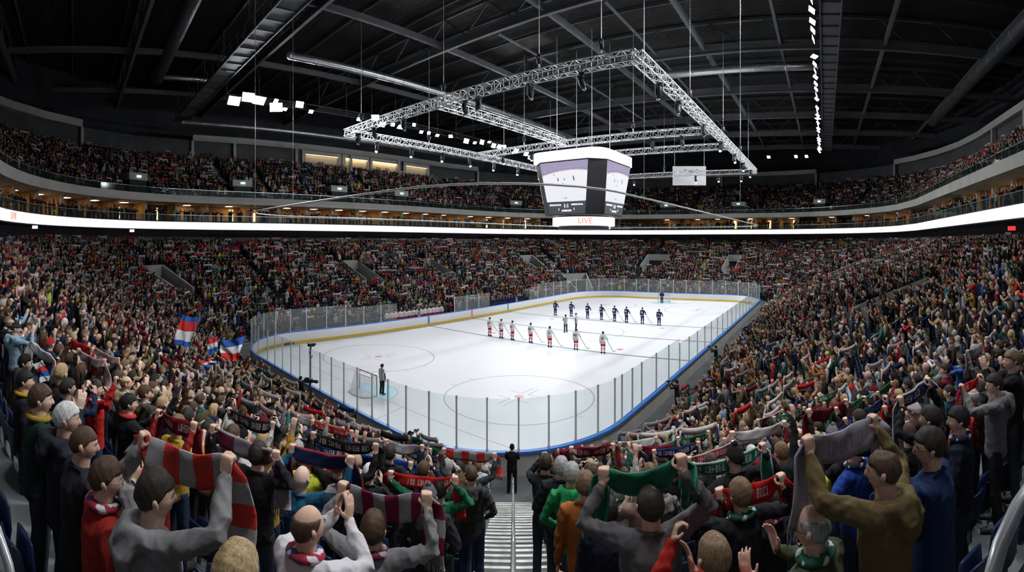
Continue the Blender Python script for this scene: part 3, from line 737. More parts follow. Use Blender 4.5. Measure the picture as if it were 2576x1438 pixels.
for uv, h, a, b in VOMR: entrance(uv, h, a, b, floor_z(a) if a > 3 else .15)
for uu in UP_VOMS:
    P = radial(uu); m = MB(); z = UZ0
    slab(m, P, US0 + .2, US0 + 2.4, 1.3, z, z + 2.2, 1); slab(m, P, US0 + .1, US0 + 2.6, 1.45, z + 2.0, z + 2.9, 0)  # dark block put in for the shaded opening under the pale lintel
    struct(m.build('wall_upper_entrance', [pale, black_wall_opening]))
    p, sd = P(US0); t_ = thing('exit_sign', 'small glowing exit sign on the concrete over an upper tier entrance', 'sign', (p[0], p[1], z + 2.45), math.atan2(sd[1], sd[0]), 'exit signs over upper entrances')
    m = MB(); m.box((-.32, -.06, -.13), (.32, .06, .13)); m.build('sign_face', sign_g, t_); m = MB(); m.box((-.35, -.03, .13), (.35, .03, .17)); m.build('sign_bracket', dark_trim, t_)
# railings
glass_g = glass_mat('rail_glass', (.82, .90, .88), .05, (.25, .33, .31)); chrome = mat('rail_chrome', (.5, .52, .53), .3, .7)
def railing(label, s, z, h, gap, us0=None):
    t = thing('glass_railing', label, 'railing'); ring_mesh('glass_pane', [(s, z), (s, z + h), (s + .02, z + h), (s + .02, z)], [glass_g]).parent = t
    ring_mesh('top_rail', [(s - .03, z + h), (s - .03, z + h + .05), (s + .04, z + h + .05), (s + .04, z + h), (s - .03, z + h)], [chrome]).parent = t
    rest = MB(); c = []
    uu = 0
    while uu < PER: q = off(uu, s + .05); c.append((to_px((q[0], q[1], z))[2], q)); uu += gap * PER / (PER + 6 * s * .9) * (1 if True else 1)
    c.sort(key=lambda a: a[0])
    for i, (d, q) in enumerate(c):
        m = MB() if i < 60 else rest
        m.tube([(q[0], q[1], z - .1), (q[0], q[1], z + h + .02)], .028, 6)
        if i < 60: m.build('post', chrome, t, True)
    if rest.v: o = rest.build('post', chrome, t, True); o['kind'] = 'stuff'
railing('green tinted glass railing on top of the white LED ribbon in front of the boxes', 22.1, 11.9, .85, 3.2)
railing('green tinted glass railing along the front edge of the upper tier', 22.2, 15.25, .85, 2.6)
# boxes
k = 0; uu = 0.0; pillar_m = mat('pillar_pale', (.45, .42, .36), .8); door_lit = mat('lit_doorway', (1.0, .74, .38), .5, emit=2.2); door_w = mat('lit_window', (1, .93, .8), .5, emit=2.5); tv_dark = mat('dark_screen', (.02, .02, .025), .3)
warm_panel = mat('warm_ceiling_lamp', (1.0, .70, .38), .5, emit=20)
while uu < PER - 1:
    P = radial(uu); p, sd = P(23.9); m = MB(); slab(m, P, 23.9, 24.25, .18, 11.85, 14.42, 0); slab(m, P, 24.25, 27.6, .06, 12.1, 14.42, 1)
    struct(m.build('wall_box_partition', [pillar_m, box_wall]))
    gapu = 4.6 * .1 / (2 * half_u(uu, 24, .1)) if False else half_u(uu, 24, 4.6) * 2
    um = uu + gapu / 2; q = off(um, 25.6); dd = to_px((q[0], q[1], 12))
    lit = RNG.random()
    if lit < .8:
        Pm = radial(um); pm, sm_ = Pm(25.8); a = math.atan2(sm_[1], sm_[0])
        t_ = thing('box_ceiling_lamp', 'warm square ceiling lamp inside a spectator box above the LED ribbon', 'ceiling lamp', (pm[0], pm[1], 14.36), a, 'box ceiling lamps')
        m = MB(); m.box((-.42, -.42, -.03), (.42, .42, 0)); m.build('lamp_panel', warm_panel, t_); m = MB(); m.box((-.48, -.48, -.012), (.48, .48, .02)); m.build('lamp_frame', dark_trim, t_)
    if RNG.random() < .6:
        Pm = radial(um + RNG.uniform(-.25, .25) * gapu); m = MB(); slab(m, Pm, 27.45, 27.55, .32 if RNG.random() < .6 else .15, 12.2, 14.0, 0); o = m.build('lit_doorway', door_lit if RNG.random() < .7 else door_w); tag(o, 'glowing doorway at the back of a spectator box', 'doorway', 'lit doorways in the boxes')
    if RNG.random() < .5:
        Pm = radial(um - .2 * gapu); m = MB(); slab(m, Pm, 27.4, 27.5, .6, 12.9, 13.7, 0); o = m.build('wall_screen', tv_dark); tag(o, 'dark screen on the back wall of a spectator box', 'screen', 'dark screens in the boxes')
    uu += gapu
# upper walls, pale roof edge beams and lit press windows
struct(ring_mesh('wall_upper_back', [(32.3, UZ0 + UDZ * (UN - 1)), (32.3, 24.9)], mat('wall_dark_grey', (.07, .075, .08), .9, noise=(.4, .2))))
def useg(x0, x1, s):
    a, b = u_at(x0, s), u_at(x1, s)
    lo, hi = min(a, b), max(a, b)
    if hi - lo > PER / 2: lo, hi = hi, lo + PER
    return list(np.arange(lo, hi, 1.2)) + [hi]
beam_pale = mat('roof_edge_beam', (.36, .36, .35), .8, noise=(.3, .1))
for x0, x1 in ((-40, 200), (478, 1192), (1560, 2062), (2257, 2700)):
    sg = useg(x0, x1, 31.5)
    struct(ring_mesh('wall_roof_edge', [(32.2, 24.7), (31.4, 24.7), (31.4, 25.65), (32.2, 25.65), (32.2, 24.7)], [beam_pale], sg, False))
    for uu in sg[::9] + [sg[-1]]:
        m = MB(); slab(m, radial(uu), 31.5, 31.9, .22, UZ0 + UDZ * (UN - 1), 24.7, 0); struct(m.build('pillar_upper', beam_pale))
win_wall = mat('press_wall', (.45, .42, .36), .8); press_back = mat('press_room', (.70, .58, .40), .8)
for i, (x0, x1, f) in enumerate(((757, 838, .35), (858, 912, 1), (925, 988, 1.1), (1010, 1062, .3))):
    a, b = sorted((u_at(x0, 32), u_at(x1, 32))); um = (a + b) / 2; P = radial(um); wd = abs(b - a) / 2; m = MB()
    slab(m, P, 31.9, 32.0, wd + .7, 21.5, 22.7, 0); slab(m, P, 31.9, 32.0, wd + .7, 24.1, 24.8, 0)
    for e in (-1, 1):
        Pe = radial(um + e * (wd + .35)); slab(m, Pe, 31.9, 32.0, .35, 22.7, 24.1, 0)
    struct(m.build('wall_press_box', win_wall)); m = MB(); slab(m, P, 32.2, 32.28, wd + .2, 22.6, 24.3, 0); struct(m.build('wall_press_room', press_back))
    t_ = thing('press_room_lamp', 'warm lamp strip glowing in a high press room window', 'lamp', off(um, 31.95) + (24.05,), 0, 'press room lamps')
    p, sd = P(32); t_.rotation_euler = (0, 0, math.atan2(sd[1], sd[0])); m = MB(); m.box((-wd, -.0, -.05), (wd, .12, -.01)); m.build('lamp_strip', mat('press_lamp%d' % i, (1, .78, .45), .5, emit=14 * f), t_)
    m = MB(); m.box((-wd, -.02, -.01), (wd, .14, .02)); m.build('lamp_cover', dark_trim, t_)
# red and white signs under the ribbon
for x, y, d, mt, lb in ((2545, 574, 27, mat('red_sign', (.9, .06, .05), .5, emit=.7), 'red glowing sign under the ribbon at right edge'), (88, 571, 38, sign_w, 'white glowing exit sign under the ribbon at left'), (332, 580, 46, sign_w, 'white glowing sign over the crowd at left')):
    p = pix(x, y, d); o = MB().box((-.22, -.05, -.12), (.22, .05, .12)).build('lit_sign', mt); o.location = p; o.rotation_euler = (0, 0, YAW - (x - 1288) / FPX + PI / 2); tag(o, lb, 'sign')
# LIVE lettering on the ribbon at the left edge
u_l = u_at(22, 21.9); p, n = board(u_l); q = off(u_l, 21.9); qa, qb = off(u_l - .3, 21.9), off(u_l + .3, 21.9); r = Vector((qa[0] - qb[0], qa[1] - qb[1], 0)).normalized()
nn = r.cross(Vector((0, 0, 1)))
if nn.dot(Vector((CAMP.x - q[0], CAMP.y - q[1], 0))) < 0: nn = -nn; r = -r
M = Matrix((r, Vector((0, 0, 1)), nn)).transposed().to_4x4(); M.translation = Vector((q[0], q[1], 11.40)) + nn * .05
text('LIVE', .78, M, txt_r, led, 'lettering', .01)
# ------------------------------------------------------------------ people
def streaky(m):
    nt = m.node_tree; L = nt.links.new
    for n in [n for n in nt.nodes if n.type == 'TEX_NOISE']:
        src = n.inputs['Vector'].links[0].from_socket; mp = nt.nodes.new('ShaderNodeMapping'); mp.inputs['Scale'].default_value = (1.6, 1.6, .22); L(src, mp.inputs['Vector']); L(mp.outputs[0], n.inputs['Vector'])
skin_m = mat('skin', (.6, .4, .3), .55, objcol=True, spec=.3, noise=(30, .06), bump=(220, .15, .002))
_nt = skin_m.node_tree
cloth_m = mat('cloth', (.1, .1, .1), .85, objcol=True, spec=.15, noise=(4, .14), bump=(24, .5, .010))
knit_m = mat('knit', (.1, .1, .1), .95, objcol=True, spec=.1, noise=(9, .12), bump=(160, .6, .01))
hair_m = mat('hair', (.1, .1, .1), .6, objcol=True, spec=.3, noise=(60, .40), bump=(150, .6, .006))
streaky(hair_m); shoe_m = mat('shoe', (.04, .04, .045), .6); glassframe_m = mat('spectacles', (.03, .03, .03), .3); white_m = mat('plain_white', (.75, .75, .75), .7); phone_m = mat('phone_black', (.02, .02, .02), .3)
V3 = lambda *a: np.array(a, float)
def nrm(v): return v / (np.linalg.norm(v) + 1e-9)
def ik(S, W, pole, a=.30, b=.26):
    d = W - S; L_ = np.linalg.norm(d)
    if L_ > (a + b) * .995: W = S + d / L_ * (a + b) * .995; d = W - S; L_ = np.linalg.norm(d)
    x = (a * a - b * b + L_ * L_) / (2 * L_); h = math.sqrt(max(a * a - x * x, 0)); u_ = d / L_
    p = nrm(pole - (pole @ u_) * u_); return S + u_ * x + p * h, W
def hand_tubes(m, W, d, n, t, curl, q=1.0, sides=8):
    """palm, four fingers of different length, thumb from the side; d along the fingers, n out of the palm, t towards the thumb"""
    d, n = nrm(d), None or nrm(n); n = nrm(n - (n @ d) * d); t = nrm(t - (t @ d) * d - (t @ n) * n)
    m.tube([W - d * .02, W + d * .02, W + d * .06, W + d * .088], [(.027, .021), (.036, .018), (.043, .016), (.040, .013)], 10, ref=tuple(t))
    for i, (o, l) in enumerate(((.031, .92), (.0105, 1.0), (-.0105, .94), (-.030, .76))):
        p = W + d * .082 + t * o; a = math.radians(8 + 6 * i * .3); ang = curl * math.radians(62 + 4 * i) + math.radians(6); pts = [p - d * .012, p]; rr = [.0098, .0098]
        fan = (1 - curl) * (.12 - .08 * i)
        cur = nrm(d + t * fan)
        for sg, rad, k in ((.044, .0092, 1.0), (.027, .0084, 1.25), (.021, .0072, .8)):
            aa = ang; cur = None or (d * math.cos(aa) + n * math.sin(aa)) + t * fan * math.cos(aa); cur = nrm(cur); p = p + cur * sg * l; pts.append(p); rr.append(rad)
            ang += curl * math.radians(78) * k + math.radians(6)
        m.tube(pts, rr, sides, ref=tuple(t))
    p = W + d * .022 + t * .030; s1 = nrm(t * .8 + d * .62 + n * (.25 + .5 * curl)); s2 = nrm(t * (.35 - .6 * curl) + d * .9 + n * (.3 + .5 * curl))
    m.tube([p - s1 * .015, p, p + s1 * .040, p + s1 * .040 + s2 * .034], [.013, .0135, .0115, .009], sides, ref=tuple(n))
def head_grid(nu=40, nv=30):
    """head surface as a grid of points round its centre, face towards +Y"""
    P = np.zeros((nv + 1, nu, 3))
    for i in range(nv + 1):
        ph = PI * i / nv - PI / 2
        for j in range(nu):
            th = 2 * PI * j / nu; dx, dy, dz = math.cos(ph) * math.sin(th), math.cos(ph) * math.cos(th), math.sin(ph)
            q = max(0, -dz); x, y, z = .077 * dx, .098 * dy, .118 * dz
            x *= 1 - .30 * q ** 1.3
            y *= (1 - .42 * q) if dy < 0 else (1 - .10 * q)
            if dy < 0 and dz > -.2: y *= 1.03
            if dy > .2:
                w_ = min(1, (dy - .2) / .5); y -= .007 * w_
                ax = abs(x); g = lambda u_, c, s_: math.exp(-((u_ - c) / s_) ** 2)
                y += w_ * (.026 * g(x, 0, .011) * (max(0, min(1, (.028 - z) / .05)) if z > -.024 else g(z, -.024, .009)))
                y -= w_ * .009 * g(ax, .031, .014) * g(z, .012, .012)
                y += w_ * .004 * g(z, .032, .008) * g(ax, .028, .022) + w_ * .004 * g(z, -.052, .009) * g(x, 0, .020) + w_ * .007 * g(z, -.092, .014) * g(x, 0, .018) + w_ * .003 * g(ax, .045, .018) * g(z, -.018, .02)
                y -= w_ * .003 * g(z, -.053, .0025) * g(x, 0, .02)
            P[i, j] = (x, y, z)
    return P
HG = head_grid(); HG2 = head_grid(84, 60)
def grid_faces(nv, nu, o=0):
    return [(o + i * nu + j, o + i * nu + (j + 1) % nu, o + (i + 1) * nu + (j + 1) % nu, o + (i + 1) * nu + j) for i in range(nv) for j in range(nu)]
def head_into(m, R, c, sc=1.0):
    """head with ears and eyes added to a collector; R rotation, c centre"""
    nv, nu = HG.shape[0] - 1, HG.shape[1]
    m.add((HG.reshape(-1, 3) * sc) @ R.T + c, grid_faces(nv, nu), 0)
    for sx in (-1, 1):
        pts = [V3(sx * .074, -.004, -.030), V3(sx * .084, -.008, -.012), V3(sx * .089, -.014, .008), V3(sx * .084, -.016, .024), V3(sx * .076, -.010, .027)]
        m.tube([R @ (p * sc) + c for p in pts], [(.006, .009), (.007, .013), (.007, .016), (.006, .013), (.005, .007)], 8, 0, ref=tuple(R @ V3(1, 0, 0)))
        e = R @ (V3(sx * .031, .0705, .012) * sc) + c; f = R @ V3(0, 1, 0)
        m.tube([e - f * .009, e - f * .003, e + f * .0015], [.006, .0092, .0072], 8, 1); m.tube([e + f * .001, e + f * .0045], [.0045, .004], 6, 2)
        b = [R @ (V3(sx * x, y, z) * sc) + c for x, y, z in ((.014, .093, .031), (.030, .0925, .036), (.046, .082, .032))]; m.tube(b, [(.003, .003), (.004, .0035), (.002, .002)], 6, 3)
    l = [R @ (V3(x, y, -.054) * sc) + c for x, y in ((-.022, .0725), (-.01, .0775), (0, .0785), (.01, .0775), (.022, .0725))]; m.tube(l, [.002, .0042, .0045, .0042, .002], 6, 4, ref=(0, 0, 1))
def hair_geo(kind, R, c, sc=1.0, seed=0):
    """closed shell that stands off the head where hair grows and dips under the skin elsewhere"""
    m = MB(); HX = HG2; nv, nu = HX.shape[0] - 1, HX.shape[1]; rg = np.random.default_rng(seed); Q = HX.copy(); ph1, ph2 = rg.uniform(0, 6, 2)
    for i in range(nv + 1):
        for j in range(nu):
            x, y, z = HX[i, j]; r_ = np.linalg.norm(HX[i, j]) + 1e-6; n_ = HX[i, j] / r_; fr = y / .098
            line = .052 if fr > .45 else (.052 - (.45 - fr) * .11 if fr > -.2 else -.0195 - (-.2 - fr) * .07)
            if abs(fr) < .22 and z < .03: line = max(line, -.005 if abs(x) > .06 else line)
            sm = lambda v: max(0.0, min(1.0, v)); k = sm((z - line) / .012 + .5)
            th_ = 2 * PI * j / nu; w_ = .55 + .25 * math.sin(9 * n_[0] + ph1 + 4 * n_[1]) + .25 * math.sin(13 * n_[1] + ph2) * math.cos(11 * n_[2]) + .14 * math.sin(23 * th_ + 5 * math.sin(5 * n_[2] + ph1) + 9 * n_[2]) + .05 * rg.uniform(-1, 1)
            if kind == 'short': t = k * (.010 + .006 * w_ + .008 * sm(z / .1)) 
            elif kind == 'crop': t = k * (.0045 + .002 * w_)
            elif kind == 'bald': kk = k * sm((.062 - z) / .012 + .5) * sm((.55 - fr) / .2); t = kk * (.006 + .003 * w_)
            elif kind == 'thin': kk = k * (1 - .9 * sm((z - .085) / .02) * sm((.3 - fr) / .2 + .3) * sm((fr + .65) / .2)); t = kk * (.007 + .004 * w_)
            elif kind == 'long': kk = sm((z - (line if fr > .1 else -.2)) / .012 + .5); t = kk * (.016 + .008 * w_)
            elif kind == 'beanie': t = sm((z - (.030 if fr > .0 else .030 + fr * .055)) / .006 + .5) * (.014 + .004 * sm(.5 - abs(z - .05) * 30) + .010 * sm((z - .08) / .03))
            elif kind == 'helmet': t = sm((z - (.034 if fr > .1 else -.045)) / .006 + .5) * (.018 + .004 * sm(.5 - abs(abs(x) - .03) * 60))
            elif kind == 'cap': t = sm((z - (.040 if fr > .0 else .040 + fr * .04)) / .006 + .5) * (.011 + .006 * sm((z - .05) / .04))
            else: t = k * .01
            if t <= 0.0008: t = -.006
            Q[i, j] = HX[i, j] + n_ * t
    m.add((Q.reshape(-1, 3) * sc) @ R.T + c, grid_faces(nv, nu), 0)
    X = lambda *a: R @ (V3(*a) * sc) + c
    if kind == 'long':
        m.tube([X(0, -.055, .05), X(0, -.085, 0), X(0, -.088, -.08), X(0, -.095, -.17), X(0, -.085, -.25)], [(.07, .03), (.082, .04), (.088, .034), (.085, .032), (.055, .016)], 14, ref=tuple(R @ V3(1, 0, 0)))
        for sx in (-1, 1): m.tube([X(sx * .06, .0, .07), X(sx * .083, -.012, 0), X(sx * .08, -.02, -.09), X(sx * .07, -.03, -.2)], [(.02, .035), (.017, .042), (.016, .04), (.01, .02)], 10, ref=tuple(R @ V3(1, 0, 0)))
    if kind == 'tail':
        m.tube([X(0, -.09, .03), X(0, -.14, .02), X(0, -.15, -.07), X(0, -.13, -.16)], [.016, .026, .03, .010], 10)
    if kind == 'beanie': m.tube([X(0, -.01, .118), X(0, -.01, .15), X(0, -.01, .165)], [.02, .032, .018], 12)
    if kind == 'cap': m.tube([X(0, .07, .048), X(0, .115, .043), X(0, .165, .034)], [(.068, .007), (.066, .006), (.045, .004)], 14, ref=tuple(R @ V3(1, 0, 0)))
    return m
def remesh(m, name, mt, vox, parent=None, smooth=2, wr=0.0, seed=0):
    o = m.build(name, mt, None); md = o.modifiers.new('r', 'REMESH'); md.mode = 'VOXEL'; md.voxel_size = vox
    s_ = o.modifiers.new('s', 'SMOOTH'); s_.iterations = smooth; s_.factor = .6
    me = bpy.data.meshes.new_from_object(o.evaluated_get(bpy.context.evaluated_depsgraph_get())); om = o.data; bpy.data.objects.remove(o); bpy.data.meshes.remove(om); me.name = name
    if wr:
        n = len(me.vertices); co = np.empty(n * 3, np.float32); me.vertices.foreach_get('co', co); co = co.reshape(-1, 3); no = np.empty(n * 3, np.float32); me.vertices.foreach_get('normal', no); no = no.reshape(-1, 3)
        x, y, z = co.T; s0 = seed * 1.7
        rg_ = lambda v: 1 - 2.2 * np.abs(np.sin(v)) ** .55
        d = rg_(11 * z + 9 * np.abs(x) + 2.2 * np.sin(7 * y + 5 * x + s0) + 1.1 * np.sin(19 * x + s0) + s0) * .8 + rg_(19 * x - 13 * z + 1.8 * np.sin(9 * z + s0) + .8 * np.sin(31 * y)) * .6 + .35 * np.sin(63 * z + 25 * x + 4 * np.sin(21 * y + s0)) + .25 * np.sin(95 * x + 40 * z + s0)
        far_ = np.clip((np.hypot(x, y) - .12) / .1, .55, 1.3)
        co += no * (wr * d * far_ / 1.6)[:, None]; me.vertices.foreach_set('co', co.ravel())
    if not me.materials:
        for q in (mt if isinstance(mt, (list, tuple)) else [mt]): me.materials.append(q)
    me.polygons.foreach_set('use_smooth', [True] * len(me.polygons)); me.update()
    return me
def rotm(yaw, pitch=0.0, roll=0.0):
    a, b, c = math.cos(yaw), math.sin(yaw), 0
    Rz = np.array([[a, -b, 0], [b, a, 0], [0, 0, 1]]); cp, sp = math.cos(pitch), math.sin(pitch); Rx = np.array([[1, 0, 0], [0, cp, -sp], [0, sp, cp]])
    cr, sr = math.cos(roll), math.sin(roll); Ry = np.array([[cr, 0, sr], [0, 1, 0], [-sr, 0, cr]]); return Rz @ Rx @ Ry
# arm targets: wrist, elbow side, finger direction, palm normal, thumb direction, curl (right hand, x > 0; the left is mirrored)
ARMS = {
    'down': ((.27, .05, .86), (.6, -1, 0), (.05, .1, -1), (-1, 0, 0), (0, 1, 0), .35),
    'clap': ((.055, .36, 1.36), (1, -.2, -1), (-.05, .45, .9), (-1, .15, 0), (0, -.6, .6), .12),
    'clap_high': ((.06, .34, 1.56), (1, -.1, -1), (-.1, .25, .95), (-1, .15, 0), (0, -.8, .3), .12),
    'scarf': ((.45, .17, 1.83), (1, -.3, -.9), (-.1, .05, 1), (-.2, 1, 0), (-1, -.1, 0), .95),
    'scarf_wide': ((.60, .12, 1.78), (.6, -.3, -1), (-.1, .05, 1), (-.2, 1, 0), (-1, -.1, 0), .95),
    'scarf_high': ((.36, .10, 1.96), (1, -.3, -.6), (-.05, .05, 1), (-.2, 1, 0), (-1, -.1, 0), .95),
    'phone': ((.09, .36, 1.56), (.9, -.1, -1), (-.35, .1, .9), (-.8, -.3, 0), (-.4, -.3, .8), .6),
    'up': ((.30, .12, 2.02), (1, -.3, -.4), (0, .1, 1), (0, 1, 0), (-1, 0, 0), .15),
    'cross': ((-.02, .26, 1.17), (1, .2, -.6), (-1, .2, .1), (0, -1, 0), (0, 0, 1), .4),
    'pocket': ((.20, .16, 1.0), (1, -.8, -.2), (-.6, .5, -.5), (0, -1, 0), (0, 0, 1), .5),
    'mouth': ((.05, .17, 1.50), (1, -.1, -1), (-.1, .3, .9), (-.6, -.6, 0), (0, -.8, .3), .3),
    'stick': ((.34, .22, .98), (1, -.6, -.2), (-.2, .6, -.75), (-.9, 0, 0), (0, .8, .6), .95),
}
HEADC = V3(0, .018, 1.650); HS = 1.05
def skeleton(armR, armL, head=(0, 0), seed=0, lean=0.0, sit=False):
    """armR/armL: name from ARMS or explicit tuple"""
    J = {}
    for sx, a in ((1, armR), (-1, armL)):
        w_, pole, fd, pn, td, curl = ARMS[a] if isinstance(a, str) else a
        mx = V3(sx, 1, 1) if isinstance(a, str) else V3(1, 1, 1)
        W = V3(*w_) * mx; up = max(0, min(1, (W[2] - 1.35) / .5)); S = V3(sx * (.185 - .02 * up), -.01, 1.435 + .045 * up)
        E, W = ik(S, W, V3(*pole) * mx); J[sx] = dict(S=S, E=E, W=W, fd=V3(*fd) * mx, pn=V3(*pn) * mx, td=V3(*td) * mx, curl=curl)
    J['R'] = rotm(head[0], head[1])
    J['sit'] = sit
    return J
def leg_pts(sx, sit=False):
    if sit: return [V3(sx * .10, 0, .93), V3(sx * .14, .42, .88), V3(sx * .15, .46, .48), V3(sx * .15, .46, .44)]
    return [V3(sx * .092, 0, .93), V3(sx * .11, .015, .50), V3(sx * .118, -.02, .10)]
def body_geo(J, hs=1.0, sides=12):
    m = MB()
    m.tube([V3(0, 0, .86), V3(0, 0, .98), V3(0, .005, 1.1), V3(0, 0, 1.28), V3(0, -.005, 1.4), V3(0, -.005, 1.46)], [(.13, .09), (.14, .095), (.125, .085), (.15, .1), (.155, .09), (.10, .07)], sides, 0)
    m.tube([V3(0, -.01, 1.42), V3(0, -.008, 1.50), V3(0, .004, 1.57), V3(0, .01, 1.62)], [(.085, .072), (.066, .066), (.061, .066), (.062, .068)], 14, 0)
    for sx in (1, -1):
        a = J[sx]; fd = nrm(a['W'] - a['E'])
        m.tube([a['S'] * V3(.6, 1, 1), a['S'], a['S'] * .5 + a['E'] * .5, a['E'], a['E'] * .6 + a['W'] * .4, a['W'] - fd * .01, a['W'] + fd * .01], [.04, .044, .037, .031, .033, .027, .026], 10, 0)
        hand_tubes(m, a['W'] + fd * .012, a['fd'], a['pn'], a['td'], a['curl'])
        L_ = leg_pts(sx, J['sit']); m.tube(L_, [.075, .05, .036, .036][:len(L_)], 10, 0)
    return m
def jacket_geo(J, bulk=1.0, hood=False, long=0.0, collar=True, skirt=0.0):
    m = MB(); b = bulk
    z0 = .86 - long
    m.tube([V3(0, .0, z0), V3(0, 0, .90), V3(0, .0, 1.02), V3(0, 0, 1.15), V3(0, 0, 1.30), V3(0, -.005, 1.40), V3(0, -.012, 1.46), V3(0, -.012, 1.495)],
           [(.178 * b, .135 * b), (.182 * b, .14 * b), (.17 * b, .132 * b), (.172 * b, .132 * b), (.19 * b, .14 * b), (.188 * b, .128 * b), (.135 * b, .098), (.082, .075)], 18)
    for sx in (1, -1):
        a = J[sx]; S, E, W = a['S'], a['E'], a['W']; fd = nrm(W - E)
        m.tube([S * V3(.55, 1, .985), S, S * .5 + E * .5, E, E * .5 + W * .5, W - fd * .03, W + fd * .005], [.07 * b, .074 * b, .066 * b, .058 * b, .053 * b, .042 * b, .040], 12)
        m.tube([V3(sx * .10, -.01, 1.38), S * V3(.9, 1, 1)], [.09 * b, .078 * b], 12)
    if hood:
        m.tube([V3(-.085, .07, 1.46), V3(-.115, .01, 1.505), V3(-.115, -.085, 1.50), V3(0, -.165, 1.47), V3(.115, -.085, 1.50), V3(.115, .01, 1.505), V3(.085, .07, 1.46)], [(.02, .025), (.034, .034), (.055, .055), (.10, .07), (.055, .055), (.034, .034), (.02, .025)], 14, ref=(0, 0, 1))
        m.tube([V3(0, -.14, 1.50), V3(0, -.185, 1.42), V3(0, -.175, 1.33), V3(0, -.15, 1.26)], [(.12, .05), (.12, .06), (.08, .045), (.03, .02)], 14, ref=(1, 0, 0))
    elif collar:
        m.tube([V3(-.07, .045, 1.49), V3(-.078, -.03, 1.51), V3(0, -.078, 1.525), V3(.078, -.03, 1.51), V3(.07, .045, 1.49)], [(.016, .03)] * 5, 10, ref=(0, 0, 1))
    return m
def trouser_geo(J, b=1.0):
    m = MB(); m.tube([V3(0, 0, .99), V3(0, 0, .92), V3(0, -.005, .83)], [(.15 * b, .115 * b), (.165 * b, .125 * b), (.155 * b, .11 * b)], 16)
    for sx in (1, -1):
        L_ = leg_pts(sx, J['sit']); r_ = [.095 * b, .068 * b, .060 * b, .058] if J['sit'] else [.095 * b, .070 * b, .060 * b]
        if J['sit']: m.tube(L_, r_[:len(L_)], 12)
        else: m.tube([L_[0], L_[0] * .5 + L_[1] * .5, L_[1], L_[1] * .4 + L_[2] * .6, L_[2] - V3(0, 0, .04)], [.092 * b, .084 * b, .066 * b, .064 * b, .062 * b], 12)
    return m
def shoe_geo(sx, sit=False):
    m = MB(); o = V3(0, .44, .38) if sit else V3(0, 0, 0)
    m.tube([V3(sx * .118, -.07, .045) + o, V3(sx * .12, 0, .05) + o, V3(sx * .127, .09, .042) + o, V3(sx * .132, .175, .032) + o], [(.036, .042), (.040, .048), (.046, .038), (.034, .028)], 12, ref=(1, 0, 0))
    m.tube([V3(sx * .118, -.02, .06) + o, V3(sx * .118, -.02, .13) + o], [.045, .042], 10); return m
def neck_scarf_geo():
    m = MB(); pts = [V3(.085 * math.cos(a), .075 * math.sin(a) - .005, 1.515 - .012 * math.sin(a)) for a in np.linspace(0, 2 * PI, 16, endpoint=False)]
    m.tube(pts, [(.026 + .006 * math.sin(3 * i), .040) for i in range(16)], 8, ref=(0, 0, 1), closed=True)
    return m
